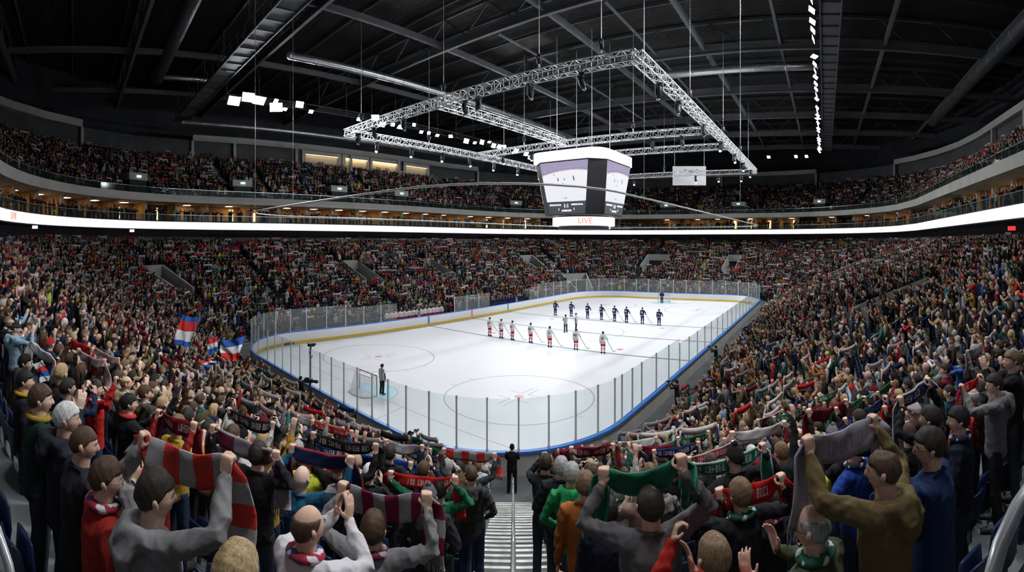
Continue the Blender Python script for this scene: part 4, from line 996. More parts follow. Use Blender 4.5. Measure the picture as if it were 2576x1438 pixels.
def scarf_geo(A, B, sag=.07, wd=.17, tail=.42, tails=(1, 1), tw=0.0, seed=0, nseg=26):
    """a knitted scarf held up between points A and B with hanging ends; uv runs along it"""
    A, B = V3(*A), V3(*B); d = B - A; L_ = np.linalg.norm(d); h = nrm(V3(d[0], d[1], 0)); f = nrm(np.cross(h, V3(0, 0, 1))); rg = np.random.default_rng(seed)
    C = []   # (centre, width direction, width)
    nt_ = 9
    if tails[0]:
        for i in range(nt_): q = 1 - i / nt_; C.append((A - h * (.035 + .03 * q) - V3(0, 0, .02 + tail * tails[0] * q) + f * .02 * math.sin(5 * q + seed), nrm(h * 1 + f * .5 * math.sin(3 * q + seed)), wd * (.55 + .35 * min(1, 2.2 * q))))
    for i in range(nseg + 1):
        q = i / nseg; p = A + d * q - V3(0, 0, sag * 4 * q * (1 - q)) ; ed = min(q, 1 - q); wq = wd * (.42 + .58 * min(1, ed * 7)); an = tw * math.sin(PI * q * 1.5 + seed)
        wdir = nrm(V3(0, 0, -1) * math.cos(an) + f * (math.sin(an) + .06 * math.sin(9 * q + seed))); C.append((p + wdir * wq * .36 + f * .012 * math.sin(11 * q + seed), wdir, wq))
    if tails[1]:
        for i in range(1, nt_ + 1): q = i / nt_; C.append((B + h * (.035 + .03 * q) - V3(0, 0, .02 + tail * tails[1] * q) + f * .02 * math.sin(5 * q + seed + 1), nrm(-h * 1 + f * .5 * math.sin(3 * q + seed)), wd * (.55 + .35 * min(1, 2.2 * q))))
    V, F, UV = [], [], []; n = len(C); nw = 5; ln = [0]
    for i in range(1, n): ln.append(ln[-1] + np.linalg.norm(C[i][0] - C[i - 1][0]))
    for i, (p, wv_, w_) in enumerate(C):
        tn = nrm(C[min(i + 1, n - 1)][0] - C[max(i - 1, 0)][0]); nn_ = nrm(np.cross(tn, wv_))
        for sgn in (1, -1):
            for k in range(nw): e = k / (nw - 1) - .5; V.append(p + wv_ * (w_ * e) + nn_ * (sgn * .007 + .006 * math.sin(6 * e + i * .7 + seed))); UV.append((ln[i] / ln[-1], e + .5))
    R_ = 2 * nw
    for i in range(n - 1):
        for k in range(nw - 1):
            a = i * R_ + k; F.append((a, a + 1, a + R_ + 1, a + R_)); a += nw; F.append((a, a + R_, a + R_ + 1, a + 1))
        a = i * R_; F.append((a, a + R_, a + R_ + nw, a + nw)); a = i * R_ + nw - 1; F.append((a, a + nw, a + R_ + nw, a + R_))
    for i in (0, n - 1):
        for k in range(nw - 1): a = i * R_ + k; F.append((a, a + nw, a + nw + 1, a + 1))
    nv0 = len(V)
    for i, end in ((0, tails[0]), (n - 1, tails[1])):
        if not end: continue
        p, wv_, w_ = C[i]
        for k in range(9):
            e = (k / 8 - .5) * .94; q = p + wv_ * w_ * e; b_ = q - V3(0, 0, .07) + wv_ * rg.uniform(-.008, .008); o = len(V)
            for c_ in (q, b_):
                for a_ in (0, 2.1, 4.2): V.append(c_ + f * .006 * math.cos(a_) + wv_ * .006 * math.sin(a_)); UV.append((0.001 if i == 0 else .999, .5))
            F += [(o, o + 1, o + 4, o + 3), (o + 1, o + 2, o + 5, o + 4), (o + 2, o, o + 3, o + 5), (o + 3, o + 4, o + 5)]
    me = bpy.data.meshes.new('scarf'); me.from_pydata([tuple(v) for v in V], [], F); ul = me.uv_layers.new(name='uv'); li = np.empty(len(me.loops), np.int32); me.loops.foreach_get('vertex_index', li)
    ul.data.foreach_set('uv', np.array(UV, np.float32)[li].ravel()); me.polygons.foreach_set('use_smooth', [True] * len(me.polygons)); me.update(); return me
def scarf_mat(name, c1, c2=None, n=0, text_c=None, edge=None):
    """knit with n cross stripes of c2, optional edge lines and a band of woven marks"""
    if name in MATS: return MATS[name]
    m = mat(name, c1 or (.1, .1, .1), .95, spec=.1, bump=(170, .7, .01)); nt = m.node_tree; b = nt.nodes['Principled BSDF']; L = nt.links.new
    tc = nt.nodes.new('ShaderNodeTexCoord'); sx = nt.nodes.new('ShaderNodeSeparateXYZ'); L(tc.outputs['UV'], sx.inputs[0])
    def M_(op, a, b_=None):
        q = nt.nodes.new('ShaderNodeMath'); q.operation = op
        for i, v in enumerate((a, b_)):
            if v is None: continue
            if isinstance(v, (int, float)): q.inputs[i].default_value = v
            else: L(v, q.inputs[i])
        return q.outputs[0]
    def mix(f, a, c):
        q = nt.nodes.new('ShaderNodeMix'); q.data_type = 'RGBA'; L(f, q.inputs[0])
        if isinstance(a, tuple): q.inputs[6].default_value = a + (1,)
        else: L(a, q.inputs[6])
        q.inputs[7].default_value = c + (1,); return q.outputs[2]
    if c1 is None: oi = nt.nodes.new('ShaderNodeObjectInfo'); src = oi.outputs['Color']
    else: src = tuple(c1)
    if c2 and n: src = mix(M_('GREATER_THAN', M_('FRACT', M_('MULTIPLY', sx.outputs[0], n)), .5), src, tuple(c2))
    if edge: src = mix(M_('GREATER_THAN', M_('ABSOLUTE', M_('SUBTRACT', sx.outputs[1], .5)), .40), src, tuple(edge))
    if text_c:     # rows of letter-like strokes woven across the middle
        NL = 46.0; u_ = M_('MULTIPLY', sx.outputs[0], NL); fr_ = M_('FRACT', u_); fl_ = M_('FLOOR', u_)
        wn = nt.nodes.new('ShaderNodeTexWhiteNoise'); wn.noise_dimensions = '1D'; L(fl_, wn.inputs['W']); sc_ = nt.nodes.new('ShaderNodeSeparateColor'); L(wn.outputs['Color'], sc_.inputs[0])
        v_ = M_('SUBTRACT', sx.outputs[1], .5); stem_ = M_('LESS_THAN', M_('ABSOLUTE', M_('SUBTRACT', fr_, .22)), .12)
        stem2 = M_('MULTIPLY', M_('LESS_THAN', M_('ABSOLUTE', M_('SUBTRACT', fr_, .70)), .11), M_('GREATER_THAN', sc_.outputs[0], .45)); inx = M_('LESS_THAN', M_('ABSOLUTE', M_('SUBTRACT', fr_, .46)), .34)
        bars = None
        for k_, (vv, so_, th_) in enumerate(((-.19, 1, .45), (.0, 2, .5), (.19, 1, .25))):
            b_ = M_('MULTIPLY', M_('MULTIPLY', M_('LESS_THAN', M_('ABSOLUTE', M_('SUBTRACT', v_, vv)), .045), inx), M_('GREATER_THAN', sc_.outputs[so_], th_)); bars = b_ if bars is None else M_('MAXIMUM', bars, b_)
        f = M_('MAXIMUM', M_('MAXIMUM', stem_, stem2), bars)
        gap = M_('GREATER_THAN', M_('FRACT', M_('MULTIPLY', fl_, .137)), .16)
        f = M_('MULTIPLY', M_('MULTIPLY', f, gap), M_('MULTIPLY', M_('LESS_THAN', M_('ABSOLUTE', v_), .23), M_('LESS_THAN', M_('ABSOLUTE', M_('SUBTRACT', sx.outputs[0], .5)), .25)))
        src = mix(f, src, tuple(text_c))
    if not isinstance(src, tuple): L(src, b.inputs['Base Color'])
    return m
eye_w = mat('eye_white', (.75, .73, .70), .3); eye_d = mat('eye_dark', (.03, .02, .015), .2); brow_m = mat('brow', (.06, .04, .03), .8); lip_m = mat('lips', (.42, .18, .15), .5)
BODYMATS = [skin_m, eye_w, eye_d, brow_m, lip_m]
def body_mesh(J, vox=.008):
    me = remesh(body_geo(J), 'body', skin_m, vox, smooth=1)
    m = MB(); head_into(m, J['R'], HEADC, HS)
    n0 = len(me.vertices); co = np.empty(n0 * 3, np.float32); me.vertices.foreach_get('co', co); f0 = [tuple(p.vertices) for p in me.polygons]
    V = [tuple(v) for v in co.reshape(-1, 3)] + m.v; F = f0 + [tuple(i + n0 for i in f) for f in m.f]
    q = bpy.data.meshes.new('body'); q.from_pydata(V, [], F)
    for x in BODYMATS: q.materials.append(x)
    q.polygons.foreach_set('material_index', [0] * len(f0) + m.m); q.polygons.foreach_set('use_smooth', [True] * len(F)); q.update(); bpy.data.meshes.remove(me); return q
def glasses_geo(R, c):
    m = MB(); X = lambda *a: R @ (V3(*a) * HS) + c
    for sx in (-1, 1):
        m.tube([X(sx * .033 + .021 * math.cos(a), .100 - .004 * abs(math.cos(a)), .010 + .016 * math.sin(a)) for a in np.linspace(0, 2 * PI, 14, endpoint=False)], .0018, 5, ref=(0, 1, 0), closed=True)
        m.tube([X(sx * .054, .096, .012), X(sx * .079, .06, .014), X(sx * .083, -.01, .014), X(sx * .080, -.022, .0)], .0018, 5)
    m.tube([X(-.012, .103, .012), X(.012, .103, .012)], .0018, 5); return m
def child(name, me, parent, color=None, mt=None):
    o = bpy.data.objects.new(name, me); COL.objects.link(o); o.parent = parent
    if color is not None: o.color = tuple(color) + (1,)
    if mt is not None: o.material_slots[0].link = 'OBJECT'; o.material_slots[0].material = mt
    return o
SKINS = [(.62, .40, .30), (.58, .36, .27), (.66, .45, .35), (.50, .31, .23), (.60, .38, .30)]
HAIRC = {'dark': (.025, .018, .014), 'brown': (.07, .04, .022), 'light brown': (.16, .10, .055), 'blond': (.38, .27, .14), 'grey': (.30, .30, .29), 'white': (.58, .58, .56), 'reddish': (.16, .06, .025), 'black': (.012, .011, .011)}
_MC = {}
def cached(key, fn):
    if key not in _MC: _MC[key] = fn()
    return _MC[key]
# ------------------------------------------------------------------ the people close to the camera
def cloth_yoke(name, c1, c2, z=1.37):
    if name in MATS: return MATS[name]
    m = mat(name, c1, .85, spec=.15, bump=(14, .5, .02)); nt = m.node_tree; b = nt.nodes['Principled BSDF']; L = nt.links.new
    tc = nt.nodes.new('ShaderNodeTexCoord'); sx = nt.nodes.new('ShaderNodeSeparateXYZ'); L(tc.outputs['Object'], sx.inputs[0])
    g = nt.nodes.new('ShaderNodeMath'); g.operation = 'GREATER_THAN'; L(sx.outputs[2], g.inputs[0]); g.inputs[1].default_value = z
    ab = nt.nodes.new('ShaderNodeMath'); ab.operation = 'ABSOLUTE'; L(sx.outputs[0], ab.inputs[0]); g2 = nt.nodes.new('ShaderNodeMath'); g2.operation = 'GREATER_THAN'; L(ab.outputs[0], g2.inputs[0]); g2.inputs[1].default_value = .21
    mx_ = nt.nodes.new('ShaderNodeMath'); mx_.operation = 'MAXIMUM'; L(g.outputs[0], mx_.inputs[0]); L(g2.outputs[0], mx_.inputs[1])
    q = nt.nodes.new('ShaderNodeMix'); q.data_type = 'RGBA'; L(mx_.outputs[0], q.inputs[0]); q.inputs[6].default_value = c1 + (1,); q.inputs[7].default_value = c2 + (1,); L(q.outputs[2], b.inputs['Base Color']); return m
def neck_mat(name, c1, c2, c3=None):
    if name in MATS: return MATS[name]
    m = mat(name, c1, .95, bump=(170, .6, .01)); nt = m.node_tree; b = nt.nodes['Principled BSDF']; L = nt.links.new
    tc = nt.nodes.new('ShaderNodeTexCoord'); vo = nt.nodes.new('ShaderNodeTexVoronoi'); vo.inputs['Scale'].default_value = 24; L(tc.outputs['Object'], vo.inputs['Vector'])
    g = nt.nodes.new('ShaderNodeValToRGB'); g.color_ramp.interpolation = 'CONSTANT'; sp = nt.nodes.new('ShaderNodeSeparateColor'); L(vo.outputs['Color'], sp.inputs[0]); L(sp.outputs[0], g.inputs[0])
    e = g.color_ramp.elements; e[0].color = tuple(c1) + (1,); e[1].position = .72; e[1].color = tuple(c2) + (1,)
    if c3: q = e.new(.5); q.color = tuple(c3) + (1,)
    L(g.outputs[0], b.inputs['Base Color']); return m
PEOPLE_XY = []
def person(label, loc, rz, sc=1.0, arms=('down', 'down'), head=(0, 0), hair=('short', 'dark'), jacket=(.03, .03, .035), hood=False, long=0.0, trousers=(.03, .035, .05), skin=0,
           neck=None, glasses=False, bulk=1.0, vox=(.008, .012, .016), group=None, key=None, jmat=None, cat='person', sit=False, hatcol=None, jname='jacket', name='person', hairseed=0, wr=.0095):
    J = skeleton(arms[0], arms[1], head, sit=sit)
    k = key if key else ('u', label)
    r = thing(name, label, cat, loc, rz, group); r.scale = (sc, sc, sc)
    bm_ = cached((k, 'b', head, sit), lambda: body_mesh(J, vox[0])); child('body', bm_, r, SKINS[skin % len(SKINS)])
    jm = cached((k, 'j', hood, long, bulk, sit), lambda: remesh(jacket_geo(J, bulk, hood, long), 'jacket', jmat or cloth_m, vox[1], wr=wr, seed=len(_MC)))
    child(jname, jm, r, jacket, jmat)
    tm = cached(('tr', sit, round(bulk, 1)), lambda: remesh(trouser_geo(J, bulk), 'trousers', cloth_m, .016, wr=.003)); child('trousers', tm, r, trousers)
    for sx in (-1, 1):
        sm_ = cached(('shoe', sx, sit), lambda: shoe_geo(sx, sit)); 
        if isinstance(sm_, MB): o_ = sm_.build('shoe', shoe_m, None, True); me_ = o_.data; bpy.data.objects.remove(o_); _MC[('shoe', sx, sit)] = me_; sm_ = me_
        child('shoe', sm_, r)
    kind, hc = hair
    if kind:
        hk = ('h', kind, head, hairseed)
        if hk not in _MC:
            o_ = hair_geo(kind, J['R'], HEADC, HS, hairseed).build('hair', knit_m if kind in ('beanie', 'cap') else hair_m, None, True); _MC[hk] = o_.data; bpy.data.objects.remove(o_)
        child({'beanie': 'knitted_hat', 'cap': 'peaked_cap'}.get(kind, 'hair'), _MC[hk], r, hatcol if kind in ('beanie', 'cap') else HAIRC[hc])
        if kind in ('cap',) :
            hk = ('h', 'crop', head, 0)
            if hk not in _MC: o_ = hair_geo('crop', J['R'], HEADC, HS).build('hair', hair_m, None, True); _MC[hk] = o_.data; bpy.data.objects.remove(o_)
            child('hair', _MC[hk], r, HAIRC[hc])
    if neck:
        if 'nk' not in _MC: o_ = neck_scarf_geo().build('neck_scarf', knit_m, None, True); _MC['nk'] = o_.data; bpy.data.objects.remove(o_)
        child('neck_scarf', _MC['nk'], r, neck if not isinstance(neck, bpy.types.Material) else (1, 1, 1), neck if isinstance(neck, bpy.types.Material) else None)
    if glasses: o_ = glasses_geo(J['R'], HEADC).build('spectacles', glassframe_m, r, True)
    PEOPLE_XY.append((loc[0], loc[1])); r['_J'] = 0; del r['_J']
    return r, J
def world(r, p): c, s = math.cos(r.rotation_euler.z), math.sin(r.rotation_euler.z); k = r.scale[0]; return V3(r.location.x + k * (c * p[0] - s * p[1]), r.location.y + k * (s * p[0] + c * p[1]), r.location.z + k * p[2])
def fist(r, J, sx): a = J[sx]; return world(r, a['W'] + nrm(a['W'] - a['E']) * .012 + nrm(a['fd']) * .075 + nrm(a['pn']) * .02)
def place_head(x, y, h, tfix=None):
    """floor point for a standing person whose head top is seen at x, y and measures about h pixels"""
    t0 = .235 * FPX / h; best = None
    for tt in ([tfix] if tfix else np.arange(t0 * .78, t0 * 1.3, .05)):
        p = pix(x, y, tt); z = floor_z(s_of(p.x, p.y)); H = p.z - z; c = abs(H - 1.78) + abs(tt - t0) * .22 + sum(max(0, .42 - math.hypot(p.x - q[0], p.y - q[1])) for q in PEOPLE_XY) * 1.3
        if best is None or c < best[0]: best = (c, tt, H, p, z)
    c, tt, H, p, z = best; sc = max(.92, min(1.09, H / 1.785)); return Vector((p.x, p.y, z)), sc, tt
def face_to(loc, tx=18.0, ty=13.0, turn=0.0): return math.atan2(ty - loc.y, tx - loc.x) - PI / 2 + turn
scarf_n = 0
def make_scarf(label, A, B, mt, color=None, sag=.07, wd=.17, tail=.4, tails=(1, 1), tw=.25, seed=0, group=None):
    A, B = V3(*A), V3(*B); mid = (A + B) / 2; me = scarf_geo(A - mid, B - mid, sag, wd, tail, tails, tw, seed); me.materials.append(mt)
    o = bpy.data.objects.new('scarf', me); COL.objects.link(o); o.location = mid
    if color: o.color = tuple(color) + (1,)
    tag(o, label, 'scarf', group); return o
GREY = (.20, .20, .21); NAVY = (.012, .018, .05); BLACK = (.012, .012, .014); RED = (.42, .02, .02); MAROON = (.14, .012, .025); OLIVE = (.075, .058, .026); GREEN = (.02, .16, .07)
S_redgrey = scarf_mat('scarf_red_grey', (.30, .29, .29), (.50, .045, .035), 6); S_maroongrey = scarf_mat('scarf_maroon_grey', (.26, .25, .26), (.16, .015, .04), 6.5)
S_dkred = scarf_mat('scarf_dark_red', (.17, .012, .02), None, 0, (.55, .5, .5)); S_navyred = scarf_mat('scarf_navy_red', (.015, .025, .08), None, 0, None, (.35, .03, .04))
S_red = scarf_mat('scarf_red', (.48, .02, .02), None, 0, (.70, .60, .56)); S_green = scarf_mat('scarf_green', (.012, .10, .055), None, 0, None, (.05, .20, .12)); S_grey = scarf_mat('scarf_grey', (.27, .25, .29), None, 0, (.17, .15, .24))
S_greenwhite = scarf_mat('scarf_green_white', (.02, .13, .07), None, 0, (.5, .52, .5), (.45, .47, .46)); S_redwhite = scarf_mat('scarf_red_white', (.38, .03, .06), None, 0, (.65, .6, .6), (.5, .4, .42)); S_navy = scarf_mat('scarf_navy', (.014, .035, .12), None, 0, (.2, .25, .4))
S_navywhite = scarf_mat('scarf_navy_white', (.03, .03, .08), None, 0, (.6, .6, .65), (.4, .4, .45)); S_blue = scarf_mat('scarf_blue', (.01, .04, .20)); S_black = scarf_mat('scarf_black', (.02, .022, .03), None, 0, None, (.12, .12, .14)); S_maroon = scarf_mat('scarf_maroon', (.15, .008, .02), None, 0, (.35, .25, .25))
S_greymaroon = scarf_mat('scarf_grey_maroon', (.20, .18, .19), (.12, .02, .04), 4.5, None, (.3, .28, .29)); S_any = scarf_mat('scarf_any', None, None, 0, (.5, .47, .47)); S_plain = scarf_mat('scarf_plain', None)
N_redblue = neck_mat('neck_red_blue', (.30, .02, .04), (.55, .52, .55), (.03, .05, .22)); N_green = neck_mat('neck_green_white', (.015, .09, .05), (.55, .58, .55)); N_navy = neck_mat('neck_navy_white', (.02, .02, .05), (.5, .5, .55)); N_maroon = neck_mat('neck_maroon', (.15, .015, .04), (.4, .35, .36))
def PXA(x, y, t, pole=None, dz=-.05, curl=.95): return ('px', x, y, t, pole, dz, curl)
HERO_T = []
def hero(x, y, h, label, turn=0.0, arms=('down', 'down'), scarf=None, tfix=None, **kw):
    loc, sc, tt = place_head(x, y, h, tfix); 
    # the head is a little behind the floor point when the body turns away; keep the floor point under the head
    rz = face_to(loc, turn=turn); c, s = math.cos(rz), math.sin(rz); A = []
    for sx, a in zip((1, -1), arms):
        if isinstance(a, tuple) and a[0] == 'px':
            P = pix(a[1], a[2], tt + a[3]); d = V3(P.x - loc.x, P.y - loc.y, P.z - loc.z + a[5]) / sc; l = V3(c * d[0] + s * d[1], -s * d[0] + c * d[1], d[2])
            a = (tuple(l), a[4] or (sx * 1.0, -.35, -.9), (-.08 * sx, .08, 1), (-.2 * sx, 1, 0), (-sx, -.1, 0), a[6])
        elif isinstance(a, tuple) and a[0] == 'r': a = a
        A.append(a)
    r, J = person(label, loc, rz, sc, arms=tuple(A), **kw); HERO_T.append((x, tt, loc.x, loc.y))
    if scarf:
        lb, mt, opt = scarf; opt = dict(opt); color = opt.pop('color', None)
        PA_, PB_ = fist(r, J, -1), fist(r, J, 1)
        make_scarf(lb, PA_, PB_, mt, color, seed=len(HERO_T), **opt)
    return r, J
hv = (.0075, .011, .016)
hero(385, 1185, 110, 'man in light grey hoodie holding up the red and grey striped scarf', -.30, (PXA(568, 1175, -.10), PXA(350, 1108, .35)), ('red and grey striped scarf held up by the man in light grey hoodie', S_redgrey, dict(wd=.20, tail=.5, tails=(.25, 1.1), sag=.05)),
     hair=('short', 'dark'), jacket=(.19, .185, .19), hood=True, trousers=(.03, .05, .09), bulk=1.08, vox=hv, head=(-.35, -.05))
hero(262, 1152, 95, 'young man in red jacket wearing glasses, brown hair, left of the grey hoodie', -.35, ('pocket', 'pocket'), hair=('short', 'brown'), jacket=(.26, .02, .015), glasses=True, neck=N_redblue, vox=hv, head=(-.35, -.06), skin=2, bulk=1.05)
hero(205, 1070, 80, 'man in black padded jacket clapping, cropped greying hair, behind the red jacket', -.3, ('clap', 'clap'), hair=('crop', 'brown'), jacket=(.015, .016, .02), vox=hv, head=(-.35, -.1), skin=1, bulk=1.12)
hero(163, 1012, 75, 'white haired man in dark jacket beside the clapping man with cropped hair', -.3, ('down', 'down'), hair=('short', 'white'), jacket=(.02, .02, .026), vox=hv, head=(-.3, -.05), skin=0, bulk=1.1, hood=True)
hero(98, 967, 62, 'man in dark green jacket clapping, mustard scarf at his neck', -.3, ('clap_high', 'clap_high'), hair=('short', 'brown'), jacket=(.012, .028, .026), neck=(.28, .18, .03), vox=hv, head=(-.2, 0), skin=2)
hero(60, 932, 52, 'dark haired man in black jacket with mustard yellow collar near the steps', -.3, ('down', 'down'), hair=('short', 'black'), jacket=(.014, .014, .018), neck=(.40, .24, .02), vox=hv, head=(-.2, 0))
hero(62, 890, 46, 'dark haired young man in navy coat at left edge behind the mustard collar', -.3, ('down', 'down'), hair=('short', 'black'), jacket=(.02, .025, .05), vox=hv, head=(-.3, 0), skin=2)
hero(238, 955, 46, 'man in bright red jersey with one arm raised holding the scarf out', -.3, ('scarf', 'mouth'), hair=('crop', 'dark'), jacket=(.45, .02, .018), neck=N_redblue, trousers=(.03, .05, .12), vox=hv, head=(-.3, 0), jname='jersey')
hero(322, 990, 45, 'dark haired man in black coat with red scarf round his neck, clapping', -.2, ('clap', 'clap'), hair=('short', 'black'), jacket=(.013, .013, .016), neck=(.40, .03, .03), vox=hv, head=(-.3, 0))
hero(392, 1128, 62, 'person in dark red jersey with both arms up, in front of the grey hoodie', .1, (PXA(490, 1066, .05), PXA(398, 1020, .35)), ('dark red scarf with pale woven marks held up over the red jersey', S_dkred, dict(wd=.16, tail=.35, sag=.03)),
     hair=('short', 'dark'), jacket=(.24, .018, .02), vox=hv, jname='jersey')
hero(615, 1150, 50, 'person in grey hooded top wearing a white patterned knitted hat', .1, ('clap', 'clap'), hair=('beanie', 'grey'), hatcol=(.62, .58, .55), jacket=(.20, .20, .20), hood=True, trousers=(.05, .08, .16), vox=hv)
hero(648, 1112, 58, 'person in black coat holding up the grey and maroon scarf behind the knitted hat', .1, (PXA(696, 1150, -.15), PXA(532, 1082, .3)), ('grey and maroon scarf held up above the white knitted hat', S_greymaroon, dict(wd=.17, tail=.5, sag=.03)), hair=('short', 'dark'), jacket=(.014, .013, .016), vox=hv)
hero(758, 1172, 55, 'bald man in blue jacket holding a navy and red scarf high', .12, (PXA(882, 1163, -.12), PXA(730, 1130, .35)), ('navy scarf with red edge held up by the bald man in blue', S_navyred, dict(wd=.16, tail=.42, sag=.03)), hair=(None, None), jacket=(.015, .09, .17), vox=hv, head=(-.2, -.05), skin=2, bulk=1.08)
hero(770, 1272, 95, 'bald man in navy jersey with white shoulders clapping, red and blue neck scarf', -.25, ('clap_high', 'clap_high'), hair=('bald', 'brown'), jacket=(.5, .5, .5), jmat=cloth_yoke('jersey_navy_white', (.012, .016, .045), (.52, .50, .52)), neck=N_redblue, vox=hv, head=(-.3, -.05), skin=1, jname='jersey', bulk=1.12)
hero(938, 1288, 90, 'man in light grey sweater holding up the maroon striped scarf, seen from behind', .05, (PXA(1076, 1262, -.05), PXA(855, 1232, .25)), ('maroon and grey striped scarf stretched above the man in light grey sweater', S_maroongrey, dict(wd=.21, tail=.45, sag=.06, tails=(.15, 1))), hair=('short', 'brown'), jacket=(.22, .21, .215), neck=N_maroon, vox=hv, bulk=1.05, jname='sweater')
hero(590, 1368, 112, 'woman with long blond hair low at the bottom edge', .0, ('down', 'down'), hair=('long', 'blond'), jacket=(.05, .04, .035), vox=hv)
hero(1078, 1222, 52, 'person in grey knitted hat and dark padded coat left of the stairs', .05, ('pocket', 'pocket'), hair=('beanie', 'grey'), hatcol=(.11, .11, .12), jacket=(.022, .021, .024), hood=True, bulk=1.16, long=.12, vox=hv)
hero(1106, 1208, 50, 'man in green jacket holding up the long red scarf', .05, (PXA(1148, 1210, -.10), PXA(968, 1185, .3)), ('long red scarf held up by the man in green jacket', S_red, dict(wd=.15, tail=.42, sag=.04, tails=(.2, 1.1))), hair=('short', 'black'), jacket=(.018, .12, .06), trousers=(.03, .03, .04), vox=hv)
hero(1186, 1170, 42, 'man in dark jacket with mustard side panel by the stairs', .05, ('pocket', 'pocket'), hair=('crop', 'brown'), jacket=(.035, .035, .035), trousers=(.02, .03, .07), vox=hv, hood=True)
hero(1156, 1188, 44, 'person in brown flat cap and green coat left of the stairs', .05, ('down', 'down'), hair=('beanie', 'brown'), hatcol=(.10, .075, .04), jacket=(.02, .05, .035), trousers=(.03, .06, .10), vox=hv)
hero(928, 1166, 42, 'man in white peaked cap and black jacket in front of the blue scarf', .05, ('clap', 'clap'), hair=('cap', 'dark'), hatcol=(.62, .62, .62), jacket=(.014, .014, .016), vox=hv)
hero(980, 1120, 40, 'person in dark coat holding the wide blue scarf', .05, (PXA(1034, 1172, .0), PXA(894, 1150, .1)), ('plain dark blue scarf stretched beside the white cap', S_blue, dict(wd=.22, tail=.3, sag=.02)), hair=('short', 'dark'), jacket=(.015, .015, .02), vox=hv)
# right of the stairs
hero(1438, 1165, 48, 'grey haired man in bright green hoodie right of the stairs', -.15, ('pocket', 'pocket'), hair=('short', 'grey'), jacket=(.015, .20, .065), hood=True, trousers=(.03, .06, .09), vox=hv, jname='hoodie')
hero(1472, 1187, 60, 'person in rust orange sweater, light brown hair, right of the stairs', -.15, ('down', 'down'), hair=('short', 'light brown'), jacket=(.28, .085, .018), trousers=(.015, .03, .045), vox=hv, jname='sweater', bulk=1.05)
hero(1412, 1150, 44, 'person in black padded jacket ahead of the green hoodie', -.1, ('pocket', 'pocket'), hair=('short', 'grey'), jacket=(.013, .014, .018), vox=hv, bulk=1.15)
hero(1372, 1143, 40, 'person in black coat with white backpack beside the stairs', -.1, ('mouth', 'phone'), hair=('short', 'dark'), jacket=(.018, .018, .022), vox=hv)
hero(1530, 1252, 66, 'person in very dark purple coat half hidden by the grey sweater', -.1, ('down', 'down'), hair=('short', 'black'), jacket=(.012, .010, .022), trousers=(.02, .05, .06), vox=hv, bulk=1.2)
hero(1638, 1222, 85, 'balding man in dark grey sweatshirt holding the green scarf wide', -.05, (PXA(1722, 1168, -.05), PXA(1514, 1200, .2)), ('dark green scarf stretched by the balding man in grey sweatshirt', S_green, dict(wd=.17, tail=.42, sag=.07, tails=(1, .4))), hair=('thin', 'dark'), jacket=(.085, .08, .085), vox=hv, head=(.0, .0), skin=1, bulk=1.1, jname='sweatshirt')
hero(1620, 1195, 50, 'woman with long blond hair clapping above the balding man', .1, ('clap', 'clap'), hair=('long', 'blond'), jacket=(.20, .13, .10), vox=hv)
hero(1660, 1196, 50, 'dark haired person in grey checked coat beside the long blond hair', .1, ('pocket', 'pocket'), hair=('short', 'dark'), jacket=(.14, .13, .13), hood=True, vox=hv)
hero(1865, 1205, 72, 'man in black sweater and green white neck scarf holding up the red scarf', .15, (PXA(1972, 1208, -.02), PXA(1808, 1246, .05)), ('bright red scarf with woven letters held by the man in black sweater', S_red, dict(wd=.17, tail=.46, sag=.03, tails=(1.15, .3))), hair=('short', 'light brown'), jacket=(.016, .016, .018), neck=N_green, vox=hv)
hero(1940, 1230, 75, 'wavy haired man in black top clapping with maroon neck scarf', .2, ((( .16, .34, 1.30), (1, -.2, -1), (-.02, .35, .95), (-1, .35, 0), (0, -.6, .6), .12), ((-.20, .34, 1.28), (-1, -.2, -1), (.02, .35, .95), (1, .35, 0), (0, -.6, .6), .12)), hair=('short', 'dark'), jacket=(.014, .012, .016), neck=N_maroon, vox=hv, hairseed=3)
hero(2050, 1270, 110, 'bald man with glasses in olive jacket and green white neck scarf', .35, (((.10, .34, 1.36), (1, -.2, -1), (-.02, .35, .95), (-1, .1, 0), (0, -.6, .6), .12), ((-.22, .30, 1.34), (-1, -.2, -1), (.02, .35, .95), (1, .3, 0), (0, -.6, .6), .12)), hair=('bald', 'grey'), jacket=(.055, .065, .035), neck=N_green, glasses=True, vox=hv, skin=1, head=(.25, -.05), bulk=1.12, tfix=2.75)
hero(1800, 1342, 108, 'man with greying brown hair in red sweater low at the bottom edge', .1, ('clap', 'phone'), hair=('thin', 'light brown'), jacket=(.33, .02, .015), vox=hv, skin=1)
hero(2228, 1130, 100, 'man in olive brown hooded jacket holding up the pale grey scarf', .30, (PXA(2206, 1062, .45), PXA(2038, 1124, .0)), ('pale grey scarf held up by the man in olive brown jacket', S_grey, dict(wd=.20, tail=.48, sag=.04, tails=(1.0, .3))), hair=('thin', 'brown'), jacket=(.105, .075, .032), hood=True, trousers=(.04, .04, .05), vox=hv, skin=1, head=(.35, -.03), bulk=1.14)
hero(2345, 1075, 84, 'dark haired man with glasses in dark blue jacket clapping', .35, ('clap', 'clap'), hair=('short', 'dark'), jacket=(.012, .025, .075), glasses=True, vox=hv, head=(.4, -.05), skin=1, bulk=1.12)
hero(2415, 1022, 65, 'dark haired man in black coat with navy white neck scarf at right', .35, ('pocket', 'pocket'), hair=('short', 'black'), jacket=(.010, .012, .022), neck=N_navy, vox=hv, head=(.4, 0), skin=1)
